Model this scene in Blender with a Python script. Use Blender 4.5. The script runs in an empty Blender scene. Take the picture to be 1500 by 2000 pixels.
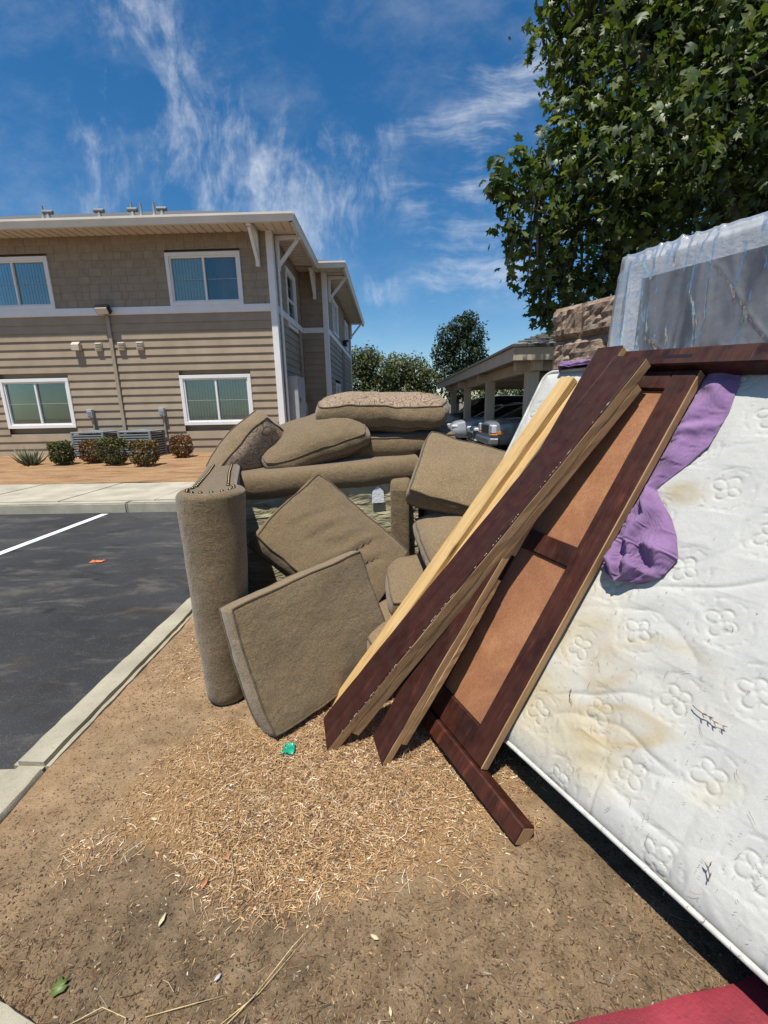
import bpy, bmesh, math, random
import numpy as np
from mathutils import Vector, Matrix, noise as mnoise
random.seed(7); rng = np.random.default_rng(11)
S = bpy.context.scene
COL = S.collection
R = math.radians

# ---------------------------------------------------------------- camera
CAMH = 1.3
pitch, roll, yaw = R(13.6), R(1.2), R(1.1)
def _axes():
    F = Vector((0, math.cos(pitch), -math.sin(pitch))); X = Vector((1, 0, 0)); U = Vector((0, math.sin(pitch), math.cos(pitch)))
    r = math.cos(roll)*X - math.sin(roll)*U; u = math.cos(roll)*U + math.sin(roll)*X
    M = Matrix.Rotation(yaw, 3, 'Z')
    return M@F, M@r, M@u
_F, _R, _U = _axes()
cam = bpy.data.cameras.new('camera'); co = bpy.data.objects.new('camera', cam); COL.objects.link(co)
co.matrix_world = Matrix(((_R.x, _U.x, -_F.x, 0), (_R.y, _U.y, -_F.y, 0), (_R.z, _U.z, -_F.z, CAMH), (0, 0, 0, 1)))
cam.sensor_fit = 'HORIZONTAL'; cam.sensor_width = 36; cam.lens = 850/1500*36; cam.clip_start = .02; cam.clip_end = 2000
S.camera = co

# ---------------------------------------------------------------- sun, sky, exposure
SUN = Vector((-.13, -.33, 1)).normalized()
sl = bpy.data.lights.new('sun', 'SUN'); sl.energy = 4.6; sl.angle = R(.53); sl.color = (1, .95, .86)
so = bpy.data.objects.new('sun', sl); COL.objects.link(so); so.rotation_euler = SUN.to_track_quat('Z', 'Y').to_euler()
so.location = (0, 0, 30)
S.view_settings.view_transform = 'Standard'; S.view_settings.look = 'None'; S.view_settings.exposure = .42; S.view_settings.gamma = 1
W = bpy.data.worlds.new('World'); S.world = W; W.use_nodes = True

class NT:
    def __init__(s, nt): s.nt = nt
    def n(s, typ, ins=None, **props):
        nd = s.nt.nodes.new(typ)
        for k, v in props.items(): setattr(nd, k, v)
        for k, v in (ins or {}).items(): s.put(nd.inputs[k], v)
        return nd
    def put(s, sock, v):
        if isinstance(v, bpy.types.NodeSocket): s.nt.links.new(v, sock)
        elif v is not None: sock.default_value = v
    def m(s, op, a, b=None, c=None, clamp=False):
        nd = s.nt.nodes.new('ShaderNodeMath'); nd.operation = op; nd.use_clamp = clamp
        for i, v in enumerate((a, b, c)):
            if v is not None: s.put(nd.inputs[i], v)
        return nd.outputs[0]
    def vm(s, op, a, b=None):
        nd = s.nt.nodes.new('ShaderNodeVectorMath'); nd.operation = op
        s.put(nd.inputs[0], a)
        if b is not None: s.put(nd.inputs[1], b)
        return nd.outputs[0]
    def mix(s, f, a, b, mode='MIX'):
        nd = s.nt.nodes.new('ShaderNodeMix'); nd.data_type = 'RGBA'; nd.blend_type = mode
        s.put(nd.inputs[0], f); s.put(nd.inputs[6], a if not isinstance(a, tuple) else (*a[:3], 1)); s.put(nd.inputs[7], b if not isinstance(b, tuple) else (*b[:3], 1))
        return nd.outputs[2]
    def noise(s, vec, scale, detail=4, rough=.55, dist=0, out=0):
        nd = s.n('ShaderNodeTexNoise', {'Vector': vec, 'Scale': scale, 'Detail': detail, 'Roughness': rough, 'Distortion': dist})
        return nd.outputs[out]
    def ramp(s, f, stops, interp='LINEAR'):
        nd = s.nt.nodes.new('ShaderNodeValToRGB'); s.put(nd.inputs[0], f); cr = nd.color_ramp; cr.interpolation = interp
        while len(cr.elements) < len(stops): cr.elements.new(.5)
        for e, (p, c) in zip(cr.elements, stops):
            e.position = p; e.color = (*c, 1) if isinstance(c, tuple) else (c, c, c, 1)
        return nd.outputs[0]
    def map(s, vec, scale=(1, 1, 1), rot=(0, 0, 0), loc=(0, 0, 0)):
        return s.n('ShaderNodeMapping', {'Vector': vec, 'Scale': scale, 'Rotation': rot, 'Location': loc}).outputs[0]
    def ss(s, v, a, b):
        nd = s.n('ShaderNodeMapRange', {'Value': v, 'From Min': a, 'From Max': b}, interpolation_type='SMOOTHSTEP'); return nd.outputs[0]

def build_world():
    t = NT(W.node_tree); bg = W.node_tree.nodes['Background']
    sky = t.n('ShaderNodeTexSky', sky_type='NISHITA', sun_disc=False, sun_elevation=math.asin(SUN.z), sun_rotation=math.atan2(SUN.x, SUN.y), altitude=300, air_density=1.0, dust_density=.35, ozone_density=2.2)
    d = t.n('ShaderNodeTexCoord').outputs['Generated']
    sp = t.n('ShaderNodeSeparateXYZ', {0: d})
    ay = t.m('MAXIMUM', t.m('ABSOLUTE', sp.outputs[1]), .12)
    a = t.m('DIVIDE', sp.outputs[0], ay); b = t.m('DIVIDE', t.m('MAXIMUM', sp.outputs[2], 0), ay)
    v = t.n('ShaderNodeCombineXYZ', {0: a, 1: b, 2: 0}).outputs[0]
    def blob(cx, cy, rx, ry, ang, amp):
        w = t.map(v, loc=(0, 0, 0))
        q = t.vm('SUBTRACT', w, (cx, cy, 0))
        q = t.n('ShaderNodeVectorRotate', {'Vector': q, 'Angle': -R(ang)}, rotation_type='Z_AXIS').outputs[0]
        q = t.vm('DIVIDE', q, (rx, ry, 1))
        l = t.n('ShaderNodeVectorMath', {0: q}, operation='LENGTH').outputs['Value']
        return t.m('MULTIPLY', t.m('POWER', 2.718, t.m('MULTIPLY', t.m('MULTIPLY', l, l), -1)), amp)
    BL_ = CLOUDS
    mask = None
    for q in BL_:
        o = blob(*q); mask = o if mask is None else t.m('ADD', mask, o)
    gen = t.ss(t.noise(t.map(v, scale=(1.2, 2.2, 1), loc=(3.1, 1.7, 0)), 1.6, 3), .5, .75)
    mask = t.m('ADD', mask, t.m('MULTIPLY', gen, .10))
    mask = t.m('MINIMUM', mask, 1.1)
    warp = t.vm('SUBTRACT', t.noise(v, 2.6, 4, .55, out=1), (.5, .5, .5))
    vw = t.vm('ADD', v, t.vm('MULTIPLY', warp, (.13, .13, 0)))
    # cirrus: torn patches; the left ones stand steeply, the right ones lie flat
    n1 = t.noise(t.map(vw, scale=(3.8, 1.7, 1), rot=(0, 0, R(-26))), 3.2, 10, .66, .25)
    n2 = t.noise(t.map(vw, scale=(1.3, 6.4, 1), rot=(0, 0, R(-11))), 2.6, 10, .66, .25)
    fl = t.ss(a, -.06, .1)
    nn = t.m('ADD', t.m('MULTIPLY', n1, t.m('SUBTRACT', 1, fl)), t.m('MULTIPLY', n2, fl))
    lump = t.noise(vw, 7.5, 8, .62)
    nn = t.m('ADD', t.m('MULTIPLY', nn, .62), t.m('MULTIPLY', lump, .38))
    c = t.ss(t.m('ADD', nn, t.m('MULTIPLY', mask, .15)), .56, .97)
    c = t.m('MULTIPLY', c, t.ss(mask, .04, .5))
    thin = t.m('MULTIPLY', t.ss(t.noise(t.map(vw, scale=(1.5, 2.4, 1), rot=(0, 0, R(-20))), 2.0, 9, .66), .44, .80), .16)
    c = t.m('ADD', t.m('MULTIPLY', c, 1.0), thin)
    c = t.m('MINIMUM', c, .72)
    hs = t.n('ShaderNodeHueSaturation', {'Hue': .498, 'Saturation': 1.36, 'Value': SKYV, 'Color': sky.outputs[0]})
    out = t.mix(c, hs.outputs[0], (5.6, 5.8, 6.1))
    t.put(bg.inputs[0], out); bg.inputs[1].default_value = .12
CLOUDS = [(-.40, .60, .10, .28, 12, .95), (-.25, .42, .20, .18, 30, .75), (-.60, .38, .06, .20, -8, .9), (-.48, .72, .07, .05, 0, .5),
          (-.93, .68, .10, .30, 10, .35), (.18, .56, .26, .07, 24, .95), (.34, .64, .12, .06, 30, .6), (.03, .40, .26, .055, 4, .8), (.16, .33, .2, .07, 16, .75), (.10, .245, .24, .028, 7, .85), (.24, .27, .14, .06, 10, .5),
          (-.02, .86, .05, .05, 60, .4), (-.9, .36, .05, .1, 30, .4), (-.05, .1, .5, .05, 0, .22)]
SKYV = .74
build_world()

# ---------------------------------------------------------------- helpers
def empty(name, loc=(0, 0, 0), mat=None):
    o = bpy.data.objects.new(name, None); COL.objects.link(o); o.empty_display_size = .1
    if mat is not None: o.matrix_world = mat
    else: o.location = loc
    return o
def tag(o, label=None, cat=None, group=None, kind=None):
    if label: o['label'] = label
    if cat: o['category'] = cat
    if group: o['group'] = group
    if kind: o['kind'] = kind
    return o
def frame(o, x, y, z):
    x, y, z = Vector(x).normalized(), Vector(y).normalized(), Vector(z).normalized()
    return Matrix(((x.x, y.x, z.x, o[0]), (x.y, y.y, z.y, o[1]), (x.z, y.z, z.z, o[2]), (0, 0, 0, 1)))
def ortho(x, z):
    x = Vector(x).normalized(); z = Vector(z); z = (z - x*z.dot(x)).normalized(); return x, z.cross(x), z

class MB:
    def __init__(s): s.v = []; s.f = []; s.o = Vector((0, 0, 0))
    def add(s, vs, fs):
        b = len(s.v); s.v += [tuple(p) for p in vs]; s.f += [tuple(b+i for i in f) for f in fs]; return s
    def box(s, x0, x1, y0, y1, z0, z1, bev=0):
        c = ((x0+x1)/2, (y0+y1)/2, (z0+z1)/2)
        return s.obox(c, (1, 0, 0), (0, 1, 0), (0, 0, 1), (x1-x0, y1-y0, z1-z0), bev)
    def obox(s, c, X, Y, Z, d, bev=0):
        c, X, Y, Z = Vector(c), Vector(X), Vector(Y), Vector(Z)
        bm = bmesh.new(); bmesh.ops.create_cube(bm, size=1)
        for p in bm.verts: p.co = Vector((p.co.x*d[0], p.co.y*d[1], p.co.z*d[2]))
        if bev: bmesh.ops.bevel(bm, geom=bm.edges[:], offset=bev, segments=1, affect='EDGES')
        bm.verts.index_update()
        s.add([c + X*p.co.x + Y*p.co.y + Z*p.co.z for p in bm.verts], [[p.index for p in f.verts] for f in bm.faces]); bm.free(); return s
    def bar(s, a, b, w, h, up=(0, 0, 1), bev=0):
        a, b = Vector(a), Vector(b); X = (b-a).normalized(); u = Vector(up)
        Y = u.cross(X).normalized(); Z = X.cross(Y)
        return s.obox((a+b)/2, X, Y, Z, ((b-a).length, w, h), bev)
    def tube(s, pts, r, n=8, closed=False, cap=True):
        pts = [Vector(p) for p in pts]; m = len(pts); rr = r if isinstance(r, (list, tuple)) else [r]*m
        T = []
        for i in range(m):
            a = pts[i-1] if (i or closed) else pts[0]; b = pts[(i+1) % m] if (i < m-1 or closed) else pts[-1]
            T.append((b-a).normalized())
        ref = Vector((0, 0, 1)) if abs(T[0].z) < .9 else Vector((1, 0, 0))
        N = (ref - T[0]*ref.dot(T[0])).normalized(); vs = []
        for i in range(m):
            N = (N - T[i]*N.dot(T[i])).normalized(); B = T[i].cross(N)
            for k in range(n):
                a = 2*math.pi*k/n; vs.append(pts[i] + (N*math.cos(a) + B*math.sin(a))*rr[i])
        fs = []
        for i in range(m if closed else m-1):
            j = (i+1) % m
            for k in range(n): fs.append((i*n+k, i*n+(k+1) % n, j*n+(k+1) % n, j*n+k))
        if cap and not closed: fs += [tuple(range(n))[::-1], tuple((m-1)*n+k for k in range(n))]
        return s.add(vs, fs)
    def lathe(s, prof, n=16, c=(0, 0, 0), axis=(0, 0, 1)):
        A = Vector(axis).normalized(); ref = Vector((1, 0, 0)) if abs(A.x) < .9 else Vector((0, 1, 0))
        X = (ref - A*ref.dot(A)).normalized(); Y = A.cross(X); c = Vector(c); vs = []; fs = []
        for r, h in prof:
            for k in range(n):
                a = 2*math.pi*k/n; vs.append(c + A*h + (X*math.cos(a) + Y*math.sin(a))*r)
        for i in range(len(prof)-1):
            for k in range(n): fs.append((i*n+k, i*n+(k+1) % n, (i+1)*n+(k+1) % n, (i+1)*n+k))
        fs += [tuple(range(n))[::-1], tuple((len(prof)-1)*n+k for k in range(n))]
        return s.add(vs, fs)
    def prism(s, poly, P, Q, A):      # polygon (p,q) in plane P,Q extruded by vector A
        P, Q, A = Vector(P), Vector(Q), Vector(A); n = len(poly)
        vs = [P*a + Q*b for a, b in poly]; vs += [p + A for p in vs]
        return s.add(vs, [tuple(range(n))[::-1], tuple(range(n, 2*n))] + [(i, (i+1) % n, n+(i+1) % n, n+i) for i in range(n)])
    def build(s, name, mat, parent=None, world=False, smooth=False, fixn=False):
        off = parent.matrix_world.translation if (world and parent) else Vector((0, 0, 0))
        if world and parent:
            p = parent
            off = Vector((0, 0, 0))
            while p: off += p.location; p = p.parent
        me = bpy.data.meshes.new(name); me.from_pydata([(p[0]-off[0], p[1]-off[1], p[2]-off[2]) for p in s.v], [], s.f); me.update()
        if fixn or True:
            bm = bmesh.new(); bm.from_mesh(me); bmesh.ops.recalc_face_normals(bm, faces=bm.faces); bm.to_mesh(me); bm.free()
        return link(name, me, mat, parent, smooth)
def link(name, me, mat, parent=None, smooth=False):
    if mat and not me.materials: me.materials.append(mat)
    if smooth:
        me.polygons.foreach_set('use_smooth', [True]*len(me.polygons))
        if smooth == 'auto': me.set_sharp_from_angle(angle=R(40))
    o = bpy.data.objects.new(name, me); COL.objects.link(o)
    if parent: o.parent = parent
    return o
def np_mesh(name, V, F, colors=None, smooth=False):
    """V (n,3), F (m,k) constant k, optional per-vertex rgb attribute 'tint'"""
    me = bpy.data.meshes.new(name); V = np.asarray(V, np.float32); F = np.asarray(F, np.int32); k = F.shape[1]
    me.vertices.add(len(V)); me.vertices.foreach_set('co', V.ravel())
    me.loops.add(F.size); me.loops.foreach_set('vertex_index', F.ravel())
    me.polygons.add(len(F)); me.polygons.foreach_set('loop_start', np.arange(0, F.size, k, dtype=np.int32))
    me.update(calc_edges=True)
    if colors is not None:
        at = me.color_attributes.new('tint', 'FLOAT_COLOR', 'POINT'); c = np.ones((len(V), 4), np.float32); c[:, :3] = colors
        at.data.foreach_set('color', c.ravel())
    if smooth: me.polygons.foreach_set('use_smooth', np.ones(len(F), bool))
    return me
def grid_faces(nu, nv):
    i = np.arange(nu-1)[:, None]*nv + np.arange(nv-1)[None]; i = i.ravel()
    return np.stack([i, i+1, i+nv+1, i+nv], 1)
def vnoise(P, scale, seed=0, octv=3):
    """value noise on (n,3) points, roughly -1..1"""
    P = np.asarray(P, float)*scale; out = np.zeros(len(P)); amp = 1; tot = 0
    for o in range(octv):
        q = P*(2**o) + seed*17.3 + o*5.1; i = np.floor(q).astype(np.int64); f = q-i; f = f*f*(3-2*f); acc = 0
        for dx in (0, 1):
            for dy in (0, 1):
                for dz in (0, 1):
                    h = (i[:, 0]+dx)*374761393 + (i[:, 1]+dy)*668265263 + (i[:, 2]+dz)*2147483647; h = (h ^ (h >> 13))*1274126177; h = (h ^ (h >> 16)) & 0xffff
                    w = (f[:, 0] if dx else 1-f[:, 0])*(f[:, 1] if dy else 1-f[:, 1])*(f[:, 2] if dz else 1-f[:, 2])
                    acc = acc + w*(h/32767.5-1)
        out += amp*acc; tot += amp; amp *= .5
    return out/tot

# ---------------------------------------------------------------- materials
MATS = {}
def mat(name, fn):
    m = bpy.data.materials.new(name); m.use_nodes = True; t = NT(m.node_tree); b = m.node_tree.nodes['Principled BSDF']
    t.b = b; t.obj = t.n('ShaderNodeTexCoord').outputs['Object']; t.rnd = t.n('ShaderNodeObjectInfo').outputs['Random']
    t.world = t.n('ShaderNodeNewGeometry').outputs['Position']; t.out = m.node_tree.nodes['Material Output']
    def bump(h, strength=.3, dist=.01, nrm=None):
        nd = t.n('ShaderNodeBump', {'Height': h, 'Strength': strength, 'Distance': dist})
        if nrm: t.put(nd.inputs['Normal'], nrm)
        return nd.outputs[0]
    t.bump = bump
    def setp(col=None, rough=None, nrm=None, spec=None, **kw):
        if col is not None: t.put(b.inputs['Base Color'], (*col, 1) if isinstance(col, tuple) and len(col) == 3 else col)
        if rough is not None: t.put(b.inputs['Roughness'], rough)
        if nrm is not None: t.put(b.inputs['Normal'], nrm)
        if spec is not None: t.put(b.inputs['Specular IOR Level'], spec)
        for k, v in kw.items(): t.put(b.inputs[k], v)
    t.set = setp; fn(t); MATS[name] = m; return m
def vary(t, col, amt=.12, scale=3.0, vec=None):
    n = t.noise(vec or t.obj, scale, 5); d = tuple(max(0, c*(1-amt*1.6)) for c in col); l = tuple(c*(1+amt*1.6) for c in col)
    return t.ramp(n, [(.3, d), (.7, l)])
def paint(name, col, rough=.5, amt=.08, scale=2.5, rand=.0, bs=.1):
    def fn(t):
        c = vary(t, col, amt, scale)
        if rand: c = t.mix(1, c, t.ramp(t.rnd, [(0, 1-rand), (1, 1.0)]), 'MULTIPLY')
        dirt = t.ss(t.noise(t.obj, 9, 6, .7), .55, .8)
        c = t.mix(t.m('MULTIPLY', dirt, .25), c, tuple(x*.55 for x in col))
        t.set(c, rough, t.bump(t.noise(t.obj, 120, 3), bs, .003), .3)
    return mat(name, fn)
M_siding = paint('siding_taupe', (.330, .262, .185), .6, .07, 2.0, .12)
M_shingle = paint('shingle_taupe', (.300, .242, .175), .7, .08, 5, .12)
M_trim = paint('white_trim', (.74, .74, .73), .5, .03, 2)
M_gutter = paint('gutter_paint', (.66, .63, .56), .45, .05, 1.5)
M_soffit = paint('soffit_paint', (.62, .56, .46), .6, .05, 1.5, .06)
M_vent = paint('vent_plastic', (.50, .45, .37), .5, .05, 4)
M_pipe = paint('conduit_paint', (.33, .275, .215), .5)
M_greybox = paint('grey_metal', (.36, .38, .39), .45, .05, 6)
M_ac = paint('ac_steel', (.20, .225, .24), .5, .06, 4)
M_black = paint('black_plastic', (.015, .015, .017), .4, .1, 5)
M_carport = paint('carport_paint', (.48, .41, .31), .6, .06, 2)
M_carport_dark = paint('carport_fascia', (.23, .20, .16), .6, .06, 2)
M_roofmetal = paint('roof_metal', (.25, .24, .22), .4, .08, 4)
M_screen = paint('lamp_lens', (.6, .55, .45), .3, .04, 4)

def _roof(t):
    br = t.n('ShaderNodeTexBrick', {'Vector': t.map(t.obj, scale=(1, 1, 1)), 'Color1': (.07, .07, .075, 1), 'Color2': (.12, .115, .11, 1), 'Mortar': (.03, .03, .03, 1), 'Scale': 3.2, 'Mortar Size': .015, 'Bias': 0})
    t.set(t.mix(.35, br.outputs[0], t.ramp(t.noise(t.obj, 60, 4), [(.3, .03), (.7, .2)])), .9, t.bump(t.noise(t.obj, 90, 4), .6, .01))
M_roof = mat('roof_shingle', _roof)
def _roof2(t):
    br = t.n('ShaderNodeTexBrick', {'Vector': t.obj, 'Color1': (.13, .14, .125, 1), 'Color2': (.2, .2, .17, 1), 'Mortar': (.05, .05, .05, 1), 'Scale': 3.2, 'Mortar Size': .02})
    t.set(t.mix(.3, br.outputs[0], t.ramp(t.noise(t.obj, 50, 4), [(.3, .05), (.7, .25)])), .9, t.bump(t.noise(t.obj, 90, 4), .6, .01))
M_roof2 = mat('carport_roof_shingle', _roof2)

def _glass(t):
    t.nt.nodes.remove(t.b)
    g = t.n('ShaderNodeBsdfGlossy', {'Color': (.75, .9, .98, 1), 'Roughness': .02}); tr = t.n('ShaderNodeBsdfTransparent', {'Color': (.80, .85, .83, 1)})
    fr = t.n('ShaderNodeFresnel', {'IOR': 1.5})
    mx = t.n('ShaderNodeMixShader', {0: t.m('ADD', t.m('MULTIPLY', fr.outputs[0], 1.1), .03), 1: tr.outputs[0], 2: g.outputs[0]})
    t.put(t.out.inputs[0], mx.outputs[0])
M_glass = mat('window_glass', _glass)
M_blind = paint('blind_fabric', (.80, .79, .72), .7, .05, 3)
M_blind2 = paint('dark_screen', (.22, .24, .25), .7, .05, 3)  # plain dark grey behind some of the panes
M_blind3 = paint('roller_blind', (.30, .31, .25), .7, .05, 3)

def _asphalt(t):
    n1 = t.noise(t.world, .55, 6, .6, .2); n2 = t.noise(t.world, 130, 3, .7); n3 = t.noise(t.map(t.world, scale=(1.2, 2.6, 1)), 1.5, 8, .72, .3); n4 = t.noise(t.world, 9, 6, .7)
    c = t.ramp(n1, [(.3, (.018, .018, .02)), (.55, (.042, .042, .044)), (.75, (.075, .072, .068))])
    c = t.mix(t.m('MULTIPLY', t.ss(n3, .5, .68), .6), c, (.13, .115, .092))
    c = t.mix(t.m('MULTIPLY', t.ss(t.noise(t.map(t.world, scale=(1.4, 3, 1), loc=(5, 2, 0)), .9, 8, .7, .25), .56, .68), .6), c, (.008, .008, .009))
    c = t.mix(t.m('MULTIPLY', t.ss(t.noise(t.map(t.world, loc=(1, 7, 0)), 1.1, 5, .6, .5), .6, .74), .4), c, (.10, .062, .035))
    c = t.mix(t.m('MULTIPLY', t.ss(n2, .58, .7), t.m('MULTIPLY', t.ss(n4, .4, .65), .5)), c, (.30, .27, .21))
    c = t.mix(t.m('MULTIPLY', t.ss(t.noise(t.world, 75, 3, .8), .60, .70), .55), c, (.16, .15, .135)); c = t.mix(t.m('MULTIPLY', t.ss(t.noise(t.world, 2.6, 3, .5), .66, .72), .7), c, (.012, .011, .011)); c = t.mix(t.m('MULTIPLY', t.ss(t.noise(t.map(t.world, scale=(.7, 2.0, 1), loc=(2.2, 4.4, 0)), 1.9, 8, .72, .2), .54, .66), .55), c, (.115, .105, .092)); c = t.mix(t.m('MULTIPLY', t.ss(t.noise(t.map(t.world, scale=(.6, 1.5, 1), loc=(8.2, 1.4, 0)), 1.3, 7, .7, .2), .57, .66), .6), c, (.030, .022, .016))
    t.set(c, .8, t.bump(t.m('ADD', n2, t.m('MULTIPLY', t.noise(t.world, 75, 3, .8), .8)), .8, .008), .35)
M_asphalt = mat('asphalt', _asphalt)
def conc(name, col, amt=.14):
    def fn(t):
        c = vary(t, col, amt, 2.2, t.world); n = t.noise(t.world, 34, 6, .7)
        c = t.mix(t.m('MULTIPLY', t.ss(n, .52, .72), .45), c, tuple(x*.6 for x in col))
        c = t.mix(t.m('MULTIPLY', t.ss(t.noise(t.world, 160, 2), .62, .7), .45), c, (.12, .11, .09))
        c = t.mix(t.m('MULTIPLY', t.ss(t.noise(t.world, 5, 5, .7, .5), .56, .75), .4), c, tuple(x*y for x, y in zip(col, (.62, .58, .48))))
        t.set(c, .85, t.bump(t.noise(t.world, 140, 5, .7), .35, .006), .25)
    return mat(name, fn)
M_conc = conc('concrete', (.40, .365, .285)); M_kerb = conc('kerb_concrete', (.35, .32, .24), .2)
M_blockbase = conc('block_mortar', (.25, .19, .15))
def _red(t):
    n = t.noise(t.world, 18, 7, .72); c = vary(t, (.235, .028, .04), .25, 6, t.world)
    c = t.mix(t.ss(n, .64, .74), c, (.30, .20, .17)); c = t.mix(t.m('MULTIPLY', t.ss(t.noise(t.world, 90, 3), .6, .72), .5), c, (.10, .025, .03))
    t.set(c, .6, t.bump(t.noise(t.world, 110, 5, .7), .5, .006), .35)
M_red = mat('red_kerb_paint', _red)
M_stripe = paint('stripe_paint', (.72, .72, .68), .6, .08, 14)

def _soil(t):
    big = t.noise(t.world, 1.5, 5, .6, .4); mid = t.noise(t.world, 11, 6, .7); fine = t.noise(t.world, 150, 4, .7)
    tan = t.ramp(mid, [(.3, (.27, .172, .093)), (.7, (.44, .300, .172))]); dark = t.ramp(mid, [(.3, (.080, .058, .036)), (.7, (.27, .192, .115))])
    sp = t.n('ShaderNodeSeparateXYZ', {0: t.world}); z = t.ss(t.m('ADD', sp.outputs[1], t.m('MULTIPLY', t.m('SUBTRACT', big, .5), 1.3)), .80, 1.10)
    f = t.m('ADD', t.m('MULTIPLY', z, .62), t.m('MULTIPLY', t.m('SUBTRACT', t.noise(t.map(t.world, loc=(3.3, 1.2, 0)), 3.2, 6, .65), .4), 1.5), clamp=True)
    c = t.mix(f, dark, tan)
    c = t.mix(t.m('MULTIPLY', t.ss(fine, .57, .68), .6), c, (.06, .045, .033)); c = t.mix(t.m('MULTIPLY', t.ss(t.noise(t.world, 55, 5, .8), .54, .68), .55), c, (.085, .062, .042)); c = t.mix(t.m('MULTIPLY', t.ss(t.noise(t.world, 210, 2), .66, .74), .5), c, (.42, .34, .24))
    # fine straw trodden into the soil
    ex = t.m('DIVIDE', t.m('ADD', sp.outputs[0], .27), .70); ey = t.m('DIVIDE', t.m('SUBTRACT', sp.outputs[1], 1.27), .38)
    ed = t.m('ADD', t.m('SQRT', t.m('ADD', t.m('MULTIPLY', ex, ex), t.m('MULTIPLY', ey, ey))), t.m('MULTIPLY', t.m('SUBTRACT', t.noise(t.world, 5, 5, .65), .5), 1.1))
    st = t.ramp(t.noise(t.map(t.world, scale=(1, 1, 1)), 95, 4, .8, 1.5), [(.33, (.10, .055, .027)), (.5, (.33, .195, .085)), (.66, (.55, .38, .20))])
    c = t.mix(t.m('MULTIPLY', t.m('SUBTRACT', 1, t.ss(ed, .72, 1.08)), .85), c, st)
    h = t.m('ADD', t.m('MULTIPLY', mid, .6), t.m('MULTIPLY', fine, .4))
    t.set(c, .95, t.bump(h, .9, .022), .1)
M_soil = mat('soil', _soil)
def _yard(t):
    a = t.noise(t.map(t.world, scale=(.8, 2.2, 1)), 1.6, 6, .65, .5); f = t.noise(t.world, 26, 5, .7)
    c = t.ramp(a, [(.32, (.20, .115, .058)), (.5, (.34, .205, .108)), (.7, (.42, .275, .155))]); c = t.mix(t.m('MULTIPLY', t.ss(f, .52, .7), .4), c, (.13, .085, .05))
    t.set(c, .95, t.bump(f, .8, .04), .1)
M_yard = mat('yard_soil', _yard)

def tinted(name, rough=.8, trans=0, spec=.2, bump=0, extra=None):
    def fn(t):
        c = t.n('ShaderNodeVertexColor', layer_name='tint').outputs[0]
        if extra: c = extra(t, c)
        t.set(c, rough, t.bump(t.noise(t.obj, bump, 4), .5, .004) if bump else None, spec)
        if trans:
            tl = t.n('ShaderNodeBsdfTranslucent', {'Color': t.mix(1, c, (1.5, 1.6, .7), 'MULTIPLY')}); mx = t.n('ShaderNodeMixShader', {0: trans, 1: t.b.outputs[0], 2: tl.outputs[0]})
            t.put(t.out.inputs[0], mx.outputs[0])
    return mat(name, fn)
M_litter = tinted('dry_litter', .75, 0, .25)
M_pebble = tinted('grit', .9)
M_leaf = tinted('leaf_green', .44, .32, .4)
M_leaf_far = tinted('leaf_far', .6, .15, .25)
M_bush = tinted('shrub_leaf', .7, .1, .2)

def _fabric(t, base=(.200, .143, .080), dirt=True):
    w1 = t.noise(t.map(t.obj, scale=(34, 300, 300)), 1, 2, .6); w2 = t.noise(t.map(t.obj, scale=(300, 34, 300)), 1, 2, .6); w3 = t.noise(t.map(t.obj, scale=(300, 300, 34)), 1, 2, .6)
    wv = t.ss(t.m('MULTIPLY', t.m('ADD', t.m('ADD', w1, w2), w3), .333), .36, .64)
    sp = t.m('ADD', t.m('MULTIPLY', t.noise(t.obj, 120, 2, .9), .5), t.m('MULTIPLY', t.noise(t.obj, 230, 2, .9), .5)); sc = t.noise(t.obj, 120, 2, .7, out=1)
    b = base; c = t.ramp(sp, [(.36, tuple(x*.48 for x in b)), (.5, b), (.63, (b[0]*1.6, b[1]*1.6, b[2]*1.5))])
    c = t.mix(.38, c, t.mix(1, sc, tuple(x*2.1 for x in b), 'MULTIPLY'))
    c = t.mix(t.m('MULTIPLY', t.m('SUBTRACT', 1, wv), .4), c, tuple(x*.55 for x in b))
    c = t.mix(t.m('MULTIPLY', t.ss(t.noise(t.obj, 3.5, 5, .6, .3), .48, .72), .4), c, tuple(x*.62 for x in b))
    c = t.mix(1, c, t.ramp(t.rnd, [(0, .9), (1, 1.12)]), 'MULTIPLY')
    wr = t.noise(t.obj, 14, 4, .55, .4)
    n1 = t.bump(wr, .35, .03); n2 = t.bump(t.m('ADD', wv, t.m('MULTIPLY', sp, 1.2)), .5, .003, n1)
    t.set(c, .95, n2, .12); t.put(t.b.inputs['Sheen Weight'], .25); t.put(t.b.inputs['Sheen Roughness'], .5)
M_fab = mat('tweed_fabric', _fabric)
M_pip = mat('piping_fabric', lambda t: _fabric(t, (.12, .086, .048)))
def _stainfab(t):
    _fabric(t, (.212, .154, .087))
M_fabA = mat('tweed_fabric_flat', _stainfab)
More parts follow.
